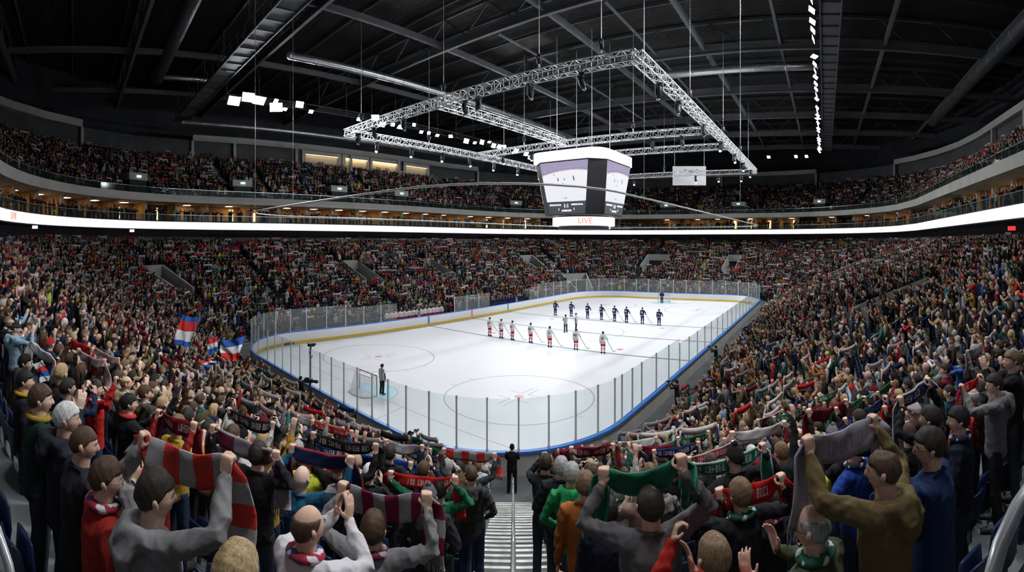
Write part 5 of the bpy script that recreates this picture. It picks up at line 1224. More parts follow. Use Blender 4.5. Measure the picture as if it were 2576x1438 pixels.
hero(2505, 940, 60, 'man in grey hoodie seen from the side holding a red scarf at right', .55, (PXA(2470, 950, .25), PXA(2425, 978, .0)), ('red scarf bunched between the hands of the man in grey hoodie at right', S_red, dict(wd=.11, tail=.4, sag=.02, tails=(1.2, 0))), hair=('short', 'dark'), jacket=(.15, .145, .15), hood=True, trousers=(.02, .02, .022), glasses=True, vox=hv, head=(.3, 0), jname='hoodie')
hero(2548, 880, 56, 'person in long black coat standing behind the grey hoodie at right edge', .5, ('clap_high', 'clap_high'), hair=('short', 'light brown'), jacket=(.012, .012, .014), long=.2, vox=hv, head=(.4, 0))
hero(2150, 1095, 56, 'man in bright blue jacket with arms held out, dark hair', .3, ('pocket', (( -.42, .30, 1.32), (-1, -.2, -.6), (-.6, .5, .3), (0, -1, 0), (0, 0, 1), .5)), hair=('short', 'black'), jacket=(.015, .04, .22), neck=N_navy, vox=hv, head=(.4, 0))
hero(2345, 1020, 62, 'person in black jumper stretching the navy and white scarf', .35, (PXA(2340, 962, .35), PXA(2268, 1012, .05)), ('navy scarf with white letters held up by the person in black jumper', S_navywhite, dict(wd=.15, tail=.5, sag=.02, tails=(1.2, .2))), hair=('short', 'dark'), jacket=(.012, .012, .016), vox=hv)
hero(1850, 1120, 52, 'person in black coat holding up the green and white scarf', .15, (PXA(1925, 1128, .0), PXA(1742, 1182, .0)), ('green scarf with white edge held up left of the pale grey scarf', S_greenwhite, dict(wd=.16, tail=.45, sag=.05)), hair=('beanie', 'dark'), hatcol=(.02, .02, .02), jacket=(.013, .013, .015), vox=hv)
hero(1790, 1140, 44, 'person in dark parka holding up the red and white scarf', .1, (PXA(1850, 1118, .1), PXA(1732, 1160, .1)), ('red scarf with white letters and edge above the green scarf', S_redwhite, dict(wd=.15, tail=.35, sag=.03)), hair=('short', 'brown'), jacket=(.02, .022, .02), vox=hv)
hero(2165, 1030, 46, 'person in navy coat holding up the dark navy scarf', .3, (PXA(2232, 1005, .15), PXA(2128, 1062, .0)), ('dark navy scarf held up just beyond the pale grey scarf', S_navy, dict(wd=.15, tail=.35, sag=.03)), hair=('short', 'dark'), jacket=(.015, .02, .035), vox=hv)
# the guard at the foot of the stairs
gp = pix(1287, 1220, 0); a_g = A0 + math.radians(.15); tg = t_of_s(1.5)
gl = Vector((CAMP.x + tg * math.cos(a_g), CAMP.y + tg * math.sin(a_g), .15))
person('security guard in black uniform standing at the foot of the stairs', gl, face_to(gl), 1.0, arms=('cross', 'cross'), hair=('cap', 'dark'), hatcol=(.012, .012, .014), jacket=(.012, .012, .014), trousers=(.010, .010, .012), vox=hv, bulk=1.08, cat='person')
# ------------------------------------------------------------------ seats and spectators
def view_ok(x, y, z=9.0):
    X, Y, t = to_px((x, y, z)); return -70 < X < 2646, X, t
AISLE_HALF = .78
def in_front_aisle(x, y):
    d = Vector((x - CAMP.x, y - CAMP.y, 0)); l = d.dot(ADIR); return -1.5 < l < 19.5 and abs(d.dot(ASIDE)) < AISLE_HALF
def row_points(s, step, lo=0.0):
    """points every step metres along the row at distance s: (u, x, y, nx, ny)"""
    us = np.arange(0, PER, .05); P = np.array([off(u_, s) for u_ in us]); d = np.hypot(*(np.roll(P, -1, 0) - P).T); c = np.concatenate([[0], np.cumsum(d)]); n = int(c[-1] / step)
    out = []
    ph_ = RNG.random() * .9
    for i in range(n):
        j = min(int(np.searchsorted(c, (i + .05 + ph_) * step)), len(us) - 1); u_ = us[j - 1]; x, y = off(u_, s); t = P[j] - P[j - 1]; t /= np.hypot(*t); out.append((u_, x, y, t[1], -t[0]))
    return out
VOMX = VOMR
def blocked(u_, s, x, y, aisles, voms, wd=.62):
    if in_front_aisle(x, y): return True
    for a_ in aisles:
        if a_ is not None and du(u_, a_) < half_u(a_, s, 2 * wd): return True
    for uv, h, a, b in voms:
        if du(u_, uv) < h + .25 and a - .5 < s < b + .9: return True
    return False
FRONT_L = {}
def stair_count(k, x, y):
    """seats from the front stairs along row k and the side"""
    p, _ = PA(S0 + DS * k + .3); d = math.hypot(x - p[0], y - p[1]); side = (Vector((x - CAMP.x, y - CAMP.y, 0))).dot(ASIDE); return max(1, int((d - AISLE_HALF) / .53) + 1), side > 0
CAND = []; SEATS = []
for k in range(NROW):
    s = S0 + DS * k + .32
    for u_, x, y, nx, ny in row_points(s, .53):
        ok, X, t = view_ok(x, y)
        if not ok or t < 1.2 or blocked(u_, s, x, y, LOW_AISLES, VOMX): continue
        z = Z0 + DZ * k; SEATS.append((t, x + nx * .46, y + ny * .46, z, math.atan2(-ny, -nx), k, x, y))
        if RNG.random() < .05: continue
        if t < 4.3: continue
        if X < 110 and t < 9: continue
        if X > 2440 and t < 6.5: continue
        CAND.append([t, x, y, z, math.atan2(-ny, -nx), 'low', k, X])
for k in range(UN):
    s = US0 + UDS * k + .3
    vm = [(uv, half_u(uv, 24, 2.7), US0, US0 + 2.6) for uv in UP_VOMS]
    for u_, x, y, nx, ny in row_points(s, .52):
        ok, X, t = view_ok(x, y)
        if not ok or t < 12: continue
        if blocked(u_, s, x, y, UP_AISLES, vm, .58): continue
        SEATS.append((t, x + nx * .40, y + ny * .40, UZ0 + UDZ * k, math.atan2(-ny, -nx), 100 + k, x, y))
        if RNG.random() < .07: continue
        CAND.append([t, x, y, UZ0 + UDZ * k, math.atan2(-ny, -nx), 'up', k, X])
for s, pr in ((22.75, .62), (23.5, .4), (25.0, .18)):
    for u_, x, y, nx, ny in row_points(s, .7):
        ok, X, t = view_ok(x, y)
        if ok and t > 12 and RNG.random() < pr * (1.25 if X > 2000 or X < 600 else 1): CAND.append([t, x, y, 11.81 if s < 24.2 else 12.15, math.atan2(-ny, -nx), 'box', 0, X])
# standing on the lower concourse under the ribbon
for u_, x, y, nx, ny in row_points(23.6, .9):
    ok, X, t = view_ok(x, y)
    if ok and t > 9 and RNG.random() < .6: CAND.append([t, x, y, rowz(NROW - 1), math.atan2(-ny, -nx), 'low', 21, X])
hx = [(h[2], h[3]) for h in HERO_T]
def near_hero(c):
    if c[0] > 9: return False
    for X, tt, x, y in HERO_T:
        if (x - c[1]) ** 2 + (y - c[2]) ** 2 < .46 ** 2: return True
        if c[0] < tt and abs(c[7] - X) < 45: return True
    return False
CAND = [c for c in CAND if not near_hero(c)]
CAND.sort(key=lambda c: c[0])
N_IND = max(0, 300 - len(HERO_T) - 45)
IND = CAND[:N_IND]; REST = CAND[N_IND:]
VAR = [('scarf', 'scarf', (0, 0)), ('scarf_wide', 'scarf_wide', (.15, 0)), ('scarf_high', 'scarf_high', (-.15, 0)), ('clap', 'clap', (0, -.05)), ('clap', 'clap', (.35, -.05)), ('clap_high', 'clap_high', (-.3, -.03)),
       ('down', 'down', (.2, 0)), ('phone', 'phone', (0, 0)), ('up', 'down', (0, .1)), ('cross', 'cross', (-.2, -.05)), ('pocket', 'pocket', (0, 0)), ('mouth', 'down', (.1, 0))]
VDESC = ['holding a scarf up', 'holding a scarf out wide', 'holding a scarf high', 'clapping', 'clapping, head turned', 'clapping high', 'arms down', 'taking a photo', 'one arm raised', 'arms crossed', 'hands in pockets', 'hand at mouth']
COLN = [('black', (.012, .012, .014), 20), ('charcoal', (.035, .035, .038), 15), ('navy', (.012, .018, .05), 12), ('dark brown', (.05, .03, .02), 11), ('olive', (.06, .055, .028), 9), ('maroon', (.13, .015, .025), 6), ('red', (.36, .03, .025), 3.6),
        ('white', (.50, .49, .48), 6.5), ('grey', (.19, .19, .20), 9), ('blue', (.03, .07, .22), 3), ('dark green', (.018, .06, .04), 3.5), ('teal', (.02, .13, .13), 1), ('orange', (.40, .13, .03), 1.2), ('tan', (.30, .20, .12), 7), ('mustard', (.40, .24, .03), 1.5), ('yellow', (.55, .60, .05), .6), ('pale blue', (.25, .36, .46), 2)]
def pick(w_): return RNG.choices(range(len(w_)), w_)[0]
def jacket_pick(X, lvl, dim=1.0):
    w_ = [c[2] for c in COLN]
    if X < 1100 and lvl != 'box': w_[5] *= 1.5; w_[6] *= 1.1; w_[7] *= 1.6; w_[4] *= .7
    if X > 1400 and lvl == 'low': w_[4] *= 1.6; w_[13] *= 1.8; w_[10] *= 1.4; w_[7] *= .9
    if lvl == 'up': w_[0] *= 1.6; w_[2] *= 1.5; w_[13] *= .6
    return pick(w_)
HK = [('short', 40), ('crop', 12), ('long', 20), ('bald', 5), ('beanie', 9), ('cap', 4), ('thin', 4), ('tail', 6)]
HC = [('dark', 26), ('brown', 30), ('light brown', 18), ('blond', 12), ('grey', 9), ('white', 3), ('reddish', 3)]
HDESC = {'short': 'short %s hair', 'crop': 'cropped %s hair', 'long': 'long %s hair', 'bald': 'bald head', 'beanie': 'knitted hat', 'cap': 'peaked cap', 'thin': 'thinning %s hair', 'tail': '%s ponytail'}
SCN = [('red', (.42, .02, .02)), ('maroon', (.16, .012, .03)), ('grey', (.26, .25, .26)), ('navy', (.015, .03, .11)), ('green', (.015, .10, .05)), ('black', (.02, .02, .025)), ('red and white', (.5, .35, .35)), ('white', (.5, .48, .48))]
mv = (.0105, .017, .02); used_labels = {}
for t, x, y, z, fa, lvl, k, X in IND:
    q, goal_side = stair_count(k, x, y); v = pick([5, 3, 2, 9, 8, 7, 7, 4, 2, 3, 5, 3]) if t > 5 else pick([2, 0, 1, 6, 6, 5, 8, 3, 1, 4, 6, 3])
    A_, B_, hd = VAR[v]; ci = jacket_pick(X, 'low'); cn, cc, _ = COLN[ci]; kind = HK[pick([h[1] for h in HK])][0]; hc = HC[pick([h[1] for h in HC])][0]
    jj = RNG.uniform(.8, 1.2); cc = tuple(c * jj for c in cc); place = 'row %d above the boards, place %d %s the guard stairs' % (k + 1, q, 'goalward of' if goal_side else 'past')
    hdsc = HDESC[kind] % hc if '%s' in HDESC[kind] else HDESC[kind]
    if kind in ('beanie', 'cap'): hn, hcol, _ = COLN[jacket_pick(X, 'low')]
    else: hcol = None
    lb = 'person in %s, %s, row %d, seat %d %s of the stairs' % (cn, hdsc, k + 1, q, 'goalward' if goal_side else 'sideward')
    while lb in used_labels: q += 1; lb = 'person in %s, %s, row %d, seat %d %s of the stairs' % (cn, hdsc, k + 1, q, 'goalward' if goal_side else 'sideward')
    used_labels[lb] = 1
    hood = RNG.random() < .4; sc = RNG.uniform(.93, 1.04) if kind not in ('long', 'tail') else RNG.uniform(.89, .98)
    turn = RNG.uniform(-.25, .25); rz = fa - PI / 2 + turn
    # look towards the middle of the ice rather than straight ahead
    rz = rz * .5 + .5 * (face_to(Vector((x, y, 0))) + 0) if abs((rz - face_to(Vector((x, y, 0))) + PI) % (2 * PI) - PI) < 1.2 else rz
    jx, jy = RNG.uniform(-.06, .06), RNG.uniform(-.06, .06)
    nk = RNG.choice([N_redblue, N_maroon, N_green, N_navy]) if RNG.random() < .22 else None
    r, J = person(lb, (x + jx, y + jy, z), rz, sc, arms=(A_, B_), head=hd, hair=(kind, hc), jacket=cc, hood=hood, trousers=RNG.choice([(.02, .03, .06), (.015, .015, .018), (.03, .05, .10), (.06, .05, .04)]), skin=RNG.randrange(5), neck=nk, vox=mv,
                  key=('v', v), hatcol=hcol, group='spectators in the stand nearest the camera', hairseed=RNG.randrange(2))
    if v < 3:
        sn, scc = SCN[RNG.randrange(len(SCN))]; PA_, PB_ = fist(r, J, -1), fist(r, J, 1); mt = RNG.choice([S_any, S_plain, S_any, S_greymaroon, S_redgrey]) if sn in ('red', 'grey', 'maroon') else RNG.choice([S_any, S_plain])
        sn = 'grey and maroon striped' if mt is S_greymaroon else ('red and grey striped' if mt is S_redgrey else (sn + (' lettered' if mt is S_any else ' plain')))
        make_scarf('%s scarf held up in row %d, seat %d %s of the stairs' % (sn, k + 1, q, 'goalward' if goal_side else 'sideward'), PA_, PB_, mt, scc, sag=RNG.uniform(.02, .07), wd=RNG.uniform(.14, .19), tail=RNG.uniform(.2, .45), tw=RNG.uniform(-.4, .4), seed=RNG.randrange(9), group='supporter scarves held up')
    if v == 7:
        P = (fist(r, J, -1) + fist(r, J, 1)) / 2; o = MB().box((-.038, -.005, -.075), (.038, .005, .075)).build('mobile_phone', phone_m); o.location = P; o.rotation_euler = (0, 0, r.rotation_euler.z); tag(o, 'black phone held up in row %d, seat %d %s of the stairs' % (k + 1, q, 'goalward' if goal_side else 'sideward'), 'phone', 'phones held up')

# seats: the nearest as things, the rest as one mass
seat_m = mat('seat_plastic', (.010, .022, .065), .38, noise=(3, .15)); seat_leg = mat('seat_bracket', (.22, .23, .24), .4, .6)
def seat_meshes():
    m = MB(); V = []; F = []; n, q = 6, 5       # back: a shallow shell
    for side in (0, 1):
        for i in range(n + 1):
            for j in range(q + 1):
                a = (i / n - .5) * 2; zz = .42 + .40 * j / q; yy = -.03 - .07 * (j / q) + .05 * a * a + side * .022; V.append((a * .215 * (1 - .10 * (j / q) ** 3), yy, zz - .03 * abs(a) ** 3 * (j == q)))
    k = (n + 1) * (q + 1)
    for i in range(n):
        for j in range(q):
            a = i * (q + 1) + j; F += [(a, a + 1, a + q + 2, a + q + 1), (k + a, k + a + q + 1, k + a + q + 2, k + a + 1)]
    for i in range(n):
        for j in (0, q): a = i * (q + 1) + j; F.append((a, a + q + 1, k + a + q + 1, k + a))
    for j in range(q):
        for i in (0, n): a = i * (q + 1) + j; F.append((a, k + a, k + a + 1, a + 1))
    m.add(V, F); bk = m
    p = MB(); p.tube([(0, .06, .42), (0, .085, .60), (0, .08, .78)], [(.20, .022), (.205, .03), (.17, .02)], 12, ref=(1, 0, 0))
    g = MB(); g.beam((-.05, -.0, .0), (-.05, -.0, .44), .04, .03); g.beam((-.20, .02, .43), (.20, .02, .43), .04, .04); g.box((-.12, -.05, 0), (.02, .05, .012))
    return bk, p, g
_b, _p, _g = seat_meshes(); so = [_b.build('backrest', seat_m, None, True), _p.build('seat_pan', seat_m, None, True), _g.build('bracket', seat_leg)]
sm3 = [o.data for o in so]
for o in so: bpy.data.objects.remove(o)
SEATS.sort(key=lambda s_: s_[0])
def seat_seen(s_): X, Y, t = to_px((s_[1], s_[2], s_[3] + .6)); return Y < 1520
vis = [s_ for s_ in SEATS if seat_seen(s_)]
for t, x, y, z, fa, k, px_, py_ in vis[:200]:
    q, g = stair_count(k, px_, py_) if k < 100 else (1, 0)
    r = thing('stadium_seat', 'dark blue folding seat, row %d, seat %d %s of the stairs' % (k + 1, q, 'goalward' if g else 'sideward'), 'seat', (x, y, z), fa - PI / 2, 'blue folding seats in the nearest rows')
    for nm, me in zip(('backrest', 'seat_pan', 'bracket'), sm3): child(nm, me, r)
def tri_batch(V, F, T):
    """T: list of (x, y, z, rz, scale); returns stacked vertices and face arrays"""
    T = np.array(T, np.float32); c, s = np.cos(T[:, 3]), np.sin(T[:, 3]); V = V.astype(np.float32); k = T[:, 4]
    X = (V[None, :, 0] * c[:, None] - V[None, :, 1] * s[:, None]) * k[:, None] + T[:, 0:1]; Y = (V[None, :, 0] * s[:, None] + V[None, :, 1] * c[:, None]) * k[:, None] + T[:, 1:2]; Z = V[None, :, 2] * k[:, None] + T[:, 2:3]
    return np.stack([X, Y, Z], 2).reshape(-1, 3), (F[None] + (np.arange(len(T)) * len(V))[:, None, None]).reshape(-1, F.shape[1])
def quads_of(mb_):
    """faces as quads or triangles padded to quads by repeating -> returns quad array only from 3 and 4 sided faces and fans of bigger ones"""
    Q, Tt = [], []
    for f in mb_.f:
        if len(f) == 4: Q.append(f)
        elif len(f) == 3: Tt.append(f)
        else:
            for i in range(1, len(f) - 2, 2): Q.append((f[0], f[i], f[i + 1], f[i + 2]))
            if len(f) % 2: Tt.append((f[0], f[-2], f[-1]))
    return np.array(Q, np.int32).reshape(-1, 4), np.array(Tt, np.int32).reshape(-1, 3)
def mass(name, parts, mats_, colors=None):
    """parts: list of (V, Q, T) -> one mesh; colors per vertex"""
    nv = 0; VV, LI, LS = [], [], []; 
    for V, Q, T in parts:
        VV.append(V); LI.append((Q + nv).ravel()); LS.append(np.full(len(Q), 4, np.int32)); LI.append((T + nv).ravel()); LS.append(np.full(len(T), 3, np.int32)); nv += len(V)
    V = np.concatenate(VV); LI = np.concatenate(LI).astype(np.int32); LS = np.concatenate(LS); st = np.concatenate([[0], np.cumsum(LS)[:-1]]).astype(np.int32)
    me = bpy.data.meshes.new(name); me.vertices.add(len(V)); me.vertices.foreach_set('co', V.astype(np.float32).ravel()); me.loops.add(len(LI)); me.loops.foreach_set('vertex_index', LI); me.polygons.add(len(LS)); me.polygons.foreach_set('loop_start', st)
    try: me.polygons.foreach_set('loop_total', LS)
    except Exception: pass
    if colors is not None:
        a = me.color_attributes.new('Col', 'FLOAT_COLOR', 'POINT'); c4 = np.ones((len(V), 4), np.float32); c4[:, :3] = colors; a.data.foreach_set('color', c4.ravel())
    me.update(calc_edges=True); me.materials.append(mats_)
    o = bpy.data.objects.new(name, me); COL.objects.link(o); return o
lo = MB(); lo.box((-.21, -.10, .42), (.21, -.06, .82)); lo.box((-.20, .04, .42), (.20, .09, .76)); Q_, T_ = quads_of(lo); Vb = np.array(lo.v)
tb = [(x, y, z, fa - PI / 2, 1.0) for t, x, y, z, fa, k, a_, b_ in vis[200:]]
Vs, Qs = tri_batch(Vb, Q_, tb); seats_o = mass('stadium_seats', [(Vs, Qs, np.zeros((0, 3), np.int32))], seat_m)
tag(seats_o, 'rows of dark blue folding seats under the standing crowd in all stands', 'seats', kind='stuff')

# the crowd beyond the nearest people
def low_person(A_, B_, hd, fine, scarf, kind):
    J = skeleton(A_, B_, hd); m = MB(); n = 7 if fine else 5
    if fine: m.tube([V3(0, 0, .84), V3(0, 0, 1.05), V3(0, 0, 1.32), V3(0, 0, 1.44)], [(.18, .13), (.17, .13), (.20, .14), (.15, .10)], n, 1)
    else: m.tube([V3(0, 0, .84), V3(0, 0, 1.32), V3(0, 0, 1.45)], [(.18, .13), (.20, .14), (.13, .09)], n, 1)
    for sx in (1, -1):
        a = J[sx]; fd = nrm(a['W'] - a['E'])
        m.tube([a['S'], a['E'], a['W']], [.075, .060, .045], 5 if fine else 4, 1, caps=fine)
        m.tube([a['W'], a['W'] + nrm(a['fd']) * .10], [.040, .034], 5 if fine else 4, 0, caps=fine)
        if fine: L_ = leg_pts(sx); m.tube([L_[0], L_[1], L_[2]], [.09, .07, .06], 5, 2, caps=False)
    if not fine: m.tube([V3(0, 0, .88), V3(0, 0, .05)], [(.17, .10), (.16, .08)], 5, 2, caps=False)
    m.tube([V3(0, 0, 1.45), V3(0, .01, 1.57)], .055, 5, 0, caps=False)
    nu, nv = (8, 6) if fine else (6, 4); o = len(m.v); R = J['R']
    P = []
    for i in range(nv + 1):
        ph = PI * i / nv - PI / 2
        for j in range(nu): th = 2 * PI * j / nu; P.append(R @ V3(.080 * math.cos(ph) * math.sin(th) * (1 - .25 * max(0, -math.sin(ph))), .100 * math.cos(ph) * math.cos(th), .122 * math.sin(ph)) + HEADC)
    m.add([HEADC + (q - HEADC) * 1.06 for q in P], grid_faces(nv, nu), 0)
    hairy = np.zeros(len(m.v), bool)
    for i, p in enumerate(P):
        l = R.T @ (p - HEADC)
        if kind == 'short' and (l[2] > .045 or (l[1] < -.01 and l[2] > -.04)): hairy[o + i] = True
        if kind == 'long' and (l[2] > .05 or l[1] < .02): hairy[o + i] = True
    if kind == 'long': o2 = len(m.v); m.tube([HEADC + R @ V3(0, -.06, .02), HEADC + R @ V3(0, -.085, -.17)], [(.075, .035), (.07, .02)], 5, 3, caps=False); hairy = np.concatenate([hairy, np.zeros(len(m.v) - o2, bool)])
    if scarf:
        a, b = J[-1], J[1]; P0 = a['W'] + nrm(a['fd']) * .08; P1 = b['W'] + nrm(b['fd']) * .08; w_ = .17; K = 5 if fine else 3; V = []
        for i in range(K + 1):
            q = i / K; c = P0 + (P1 - P0) * q - V3(0, 0, .06 * 4 * q * (1 - q)); V += [c + V3(0, .035, .03), c + V3(0, .035, -w_ + .03), c + V3(0, .05, -w_ + .03), c + V3(0, .05, .03)]
        F = []
        for i in range(K):
            a_ = 4 * i
            for j in range(4): F.append((a_ + j, a_ + (j + 1) % 4, a_ + 4 + (j + 1) % 4, a_ + 4 + j))
        F += [(0, 3, 2, 1), (4 * K, 4 * K + 1, 4 * K + 2, 4 * K + 3)]; m.add(V, F, 4)
        for c in (P0 - V3(.03, 0, 0), P1 + V3(.03, 0, 0)): m.box((c[0] - .05, c[1] + .0, c[2] - .40), (c[0] + .05, c[1] + .02, c[2] - .02), 4)
    reg = np.zeros(len(m.v), np.int32)
    for f, mi in zip(m.f, m.m):
        for i in f: reg[i] = mi
    hairy = np.concatenate([hairy, np.zeros(len(m.v) - len(hairy), bool)]); reg[hairy] = 3
    Q, T = quads_of(m); return np.array(m.v), Q, T, reg
LV = [('scarf', 'scarf', (0, 0), True), ('scarf_wide', 'scarf_wide', (.1, 0), True), ('scarf_high', 'scarf_high', (0, 0), True), ('clap', 'clap', (.1, 0), False), ('clap_high', 'clap_high', (-.2, 0), False), ('down', 'down', (.1, 0), False), ('pocket', 'pocket', (-.2, 0), False), ('up', 'down', (0, .1), False), ('phone', 'phone', (0, 0), False)]
LW = [5, 2.5, 2, 11, 8, 12, 8, 2, 3]
crowd_m = mat('crowd_clothes', (.2, .2, .2), .85, attr='Col', spec=.12)
buckets = {}
for c in REST:
    t, x, y, z, fa, lvl, k, X = c
    fine = t < 30; w_ = list(LW)
    if X < 900 and lvl == 'low': w_[0] *= 1.6; w_[1] *= 1.5
    if lvl == 'up': w_[0] *= .5; w_[1] *= .5; w_[2] *= .6
    if lvl == 'box': w_ = [2, 1, 0, 6, 2, 12, 6, 1, 2]
    v = pick(w_); kd = 'long' if RNG.random() < .28 else ('bare' if RNG.random() < .08 else 'short')
    buckets.setdefault((v, fine, kd), []).append(c)
parts, cols = [], []
HCOL = np.array([HAIRC[h[0]] for h in HC]); HW = np.array([h[1] for h in HC], float); HW /= HW.sum(); SK = np.array(SKINS); SCC = np.array([s_[1] for s_ in SCN])
for (v, fine, kd), L_ in buckets.items():
    A_, B_, hd, sf = LV[v]; V, Q, T, reg = low_person(A_, B_, hd, fine, sf, kd)
    Tt = []; C = np.zeros((len(L_), 5, 3), np.float32)
    for i, (t, x, y, z, fa, lvl, k, X) in enumerate(L_):
        ce = math.atan2(15 - y, 30 - x); df = (ce - fa + PI) % (2 * PI) - PI; rz = fa + df * .45 - PI / 2 + RNG.uniform(-.3, .3)
        jn = RNG.uniform(-.26, .26) if 1900 < X < 2280 else (RNG.uniform(-.17, .17) if t > 7 else 0); Tt.append((x + jn * math.cos(fa) + RNG.uniform(-.08, .08), y + jn * math.sin(fa) + RNG.uniform(-.08, .08), z, rz, RNG.uniform(.90, 1.04)))
        cc = np.array(COLN[jacket_pick(X, lvl)][1]) * RNG.uniform(.75, 1.25); C[i, 0] = SK[RNG.randrange(5)] * RNG.uniform(.8, 1.1); C[i, 1] = cc; C[i, 2] = RNG.choice([(.02, .03, .06), (.015, .015, .018), (.03, .05, .10), (.08, .06, .05)])
        C[i, 3] = HCOL[NR.choice(len(HCOL), p=HW)] if kd != 'bare' else C[i, 0]; C[i, 4] = SCC[RNG.choices(range(8), [3, 4, 5, 3, 2, 2.5, 4, 5])[0]] * RNG.uniform(.8, 1.3)
        if kd != 'long' and RNG.random() < .10: C[i, 3] = np.array(COLN[jacket_pick(X, lvl)][1]) * 1.1
    VV, QQ = tri_batch(V, Q, Tt); TTt = (T[None] + (np.arange(len(Tt)) * len(V))[:, None, None]).reshape(-1, 3) if len(T) else np.zeros((0, 3), np.int32)
    parts.append((VV, QQ, TTt)); cols.append(C[:, reg].reshape(-1, 3))
crowd = mass('crowd', parts, crowd_m, np.concatenate(cols)); tag(crowd, 'standing crowd with raised scarves filling the far stands and upper tiers', 'crowd', kind='stuff')
print('people individual', len(IND), 'heroes', len(HERO_T), 'crowd', len(REST), 'verts', len(crowd.data.vertices), 'faces', len(crowd.data.polygons), 'seats', len(SEATS))
# ------------------------------------------------------------------ players, officials, camera crews, flags
def ice_at(x, y): t = CAMP.z / ((y - HORY) / FPX); p = pix(x, y, t); return Vector((p.x, p.y, 0.0))
def banded(name, bands, top):
    """cloth coloured by height: bands = [(z, colour), ...] from the bottom up"""
    if name in MATS: return MATS[name]
    m = mat(name, top, .85, spec=.15, bump=(14, .4, .02)); nt = m.node_tree; b = nt.nodes['Principled BSDF']; L = nt.links.new
    tc = nt.nodes.new('ShaderNodeTexCoord'); sx = nt.nodes.new('ShaderNodeSeparateXYZ'); L(tc.outputs['Object'], sx.inputs[0]); dv = nt.nodes.new('ShaderNodeMath'); dv.operation = 'DIVIDE'; dv.inputs[1].default_value = 2.0; L(sx.outputs[2], dv.inputs[0])
    r = nt.nodes.new('ShaderNodeValToRGB'); r.color_ramp.interpolation = 'CONSTANT'; L(dv.outputs[0], r.inputs[0]); e = r.color_ramp.elements; e[0].position = 0; e[0].color = tuple(bands[0][1]) + (1,); e[1].position = bands[0][0] / 2; 
    cs = [c for z, c in bands[1:]] + [top]; e[1].color = tuple(cs[0]) + (1,)
    for (z, c), n_ in zip(bands[1:], cs[1:]): q = e.new(z / 2); q.color = tuple(n_) + (1,)
    L(r.outputs[0], b.inputs['Base Color']); return m
W_, R_, N_, K_ = (.70, .69, .70), (.40, .015, .03), (.018, .025, .075), (.012, .012, .014)
J_white = banded('jersey_white', [(.90, W_), (.945, R_), (1.0, W_)], W_); P_red = banded('pants_red', [(.16, K_), (.27, W_), (.33, R_), (.38, W_), (.47, R_), (.52, W_), (.58, W_)], R_)
J_blue = banded('jersey_navy', [(.90, N_), (.95, W_), (1.0, N_)], N_); P_blue = banded('pants_navy', [(.2, N_), (.26, W_), (.30, N_)], N_)
def stripes():
    m = mat('referee_stripes', (.7, .7, .7), .8); nt = m.node_tree; b = nt.nodes['Principled BSDF']; L = nt.links.new
    tc = nt.nodes.new('ShaderNodeTexCoord'); sx = nt.nodes.new('ShaderNodeSeparateXYZ'); L(tc.outputs['Object'], sx.inputs[0]); a = nt.nodes.new('ShaderNodeMath'); a.operation = 'MULTIPLY'; a.inputs[1].default_value = 13; L(sx.outputs[0], a.inputs[0])
    f = nt.nodes.new('ShaderNodeMath'); f.operation = 'FRACT'; L(a.outputs[0], f.inputs[0]); g = nt.nodes.new('ShaderNodeMath'); g.operation = 'GREATER_THAN'; g.inputs[1].default_value = .52; L(f.outputs[0], g.inputs[0])
    q = nt.nodes.new('ShaderNodeMix'); q.data_type = 'RGBA'; L(g.outputs[0], q.inputs[0]); q.inputs[6].default_value = (.72, .72, .72, 1); q.inputs[7].default_value = (.015, .015, .02, 1); L(q.outputs[2], b.inputs['Base Color']); return m
R_str = stripes(); txt_k = mat('number_black', (.03, .03, .04), .7); txt_p = mat('number_white', (.72, .72, .74), .7); stick_m = mat('stick_shaft', (.05, .05, .055), .4)
pv = (.011, .017, .02)
ORD = ['first', 'second', 'third', 'fourth', 'fifth', 'sixth', 'seventh', 'eighth']
def skater(loc, rz, label, team, num=None, stick=True, group=None, arms=('stick', 'down')):
    jm, tm, col = (J_white, P_red, txt_k) if team == 'white' else (J_blue, P_blue, txt_p)
    r, J = person(label, loc, rz, 1.04, arms=arms, head=(0, 0), hair=('short', 'dark'), bulk=1.2, jmat=jm, vox=pv, key=('sk', arms, team), group=group, jname='jersey')
    for c in r.children:
        if c.name.startswith('trousers'): c.material_slots[0].link = 'OBJECT'; c.material_slots[0].material = tm
    if num: text(num, .30, Matrix.Translation((0, -.20, 1.24)) @ Matrix.Rotation(PI / 2, 4, 'X'), col, r, 'lettering', .006, True)
    if stick:
        h = world(r, J[1]['W'] + nrm(J[1]['fd']) * .06); f = world(r, V3(.66, .80, .02)); m = MB(); o = V3(*h) * 0
        d = f - h; up = h - d * .28; m.beam(tuple(up - h), tuple(f - h), .022, .032); bl = nrm(V3(d[0], d[1], 0)); m.beam(tuple(f - h), tuple(f - h + bl * .30), .07, .014, up=(0, 0, 1))
        s = m.build('hockey_stick', stick_m); s.location = h; tag(s, 'dark hockey stick held by the ' + label.split(' ', 1)[1][:70].split(',')[0].split(' in the row')[0], 'hockey stick', 'hockey sticks held by the ' + team + ' line')
    return r
WP = [(1232, 845, '27'), (1261, 850, '17'), (1289, 855, '12'), (1335, 862, '92'), (1383, 873, '3'), (1449, 880, '43'), (1517, 889, '8')]
for i, (x, y, n) in enumerate(WP): skater(ice_at(x, y), -PI / 2 + RNG.uniform(-.15, .25), 'hockey player in white jersey and red pants, %s in the white line' % ORD[i] + ' from the benches', 'white', n, group='white team lined up on the ice')
BP = [(1397, 793), (1437, 796), (1478, 801), (1513, 804), (1546, 808), (1576, 811), (1616, 814), (1658, 819)]
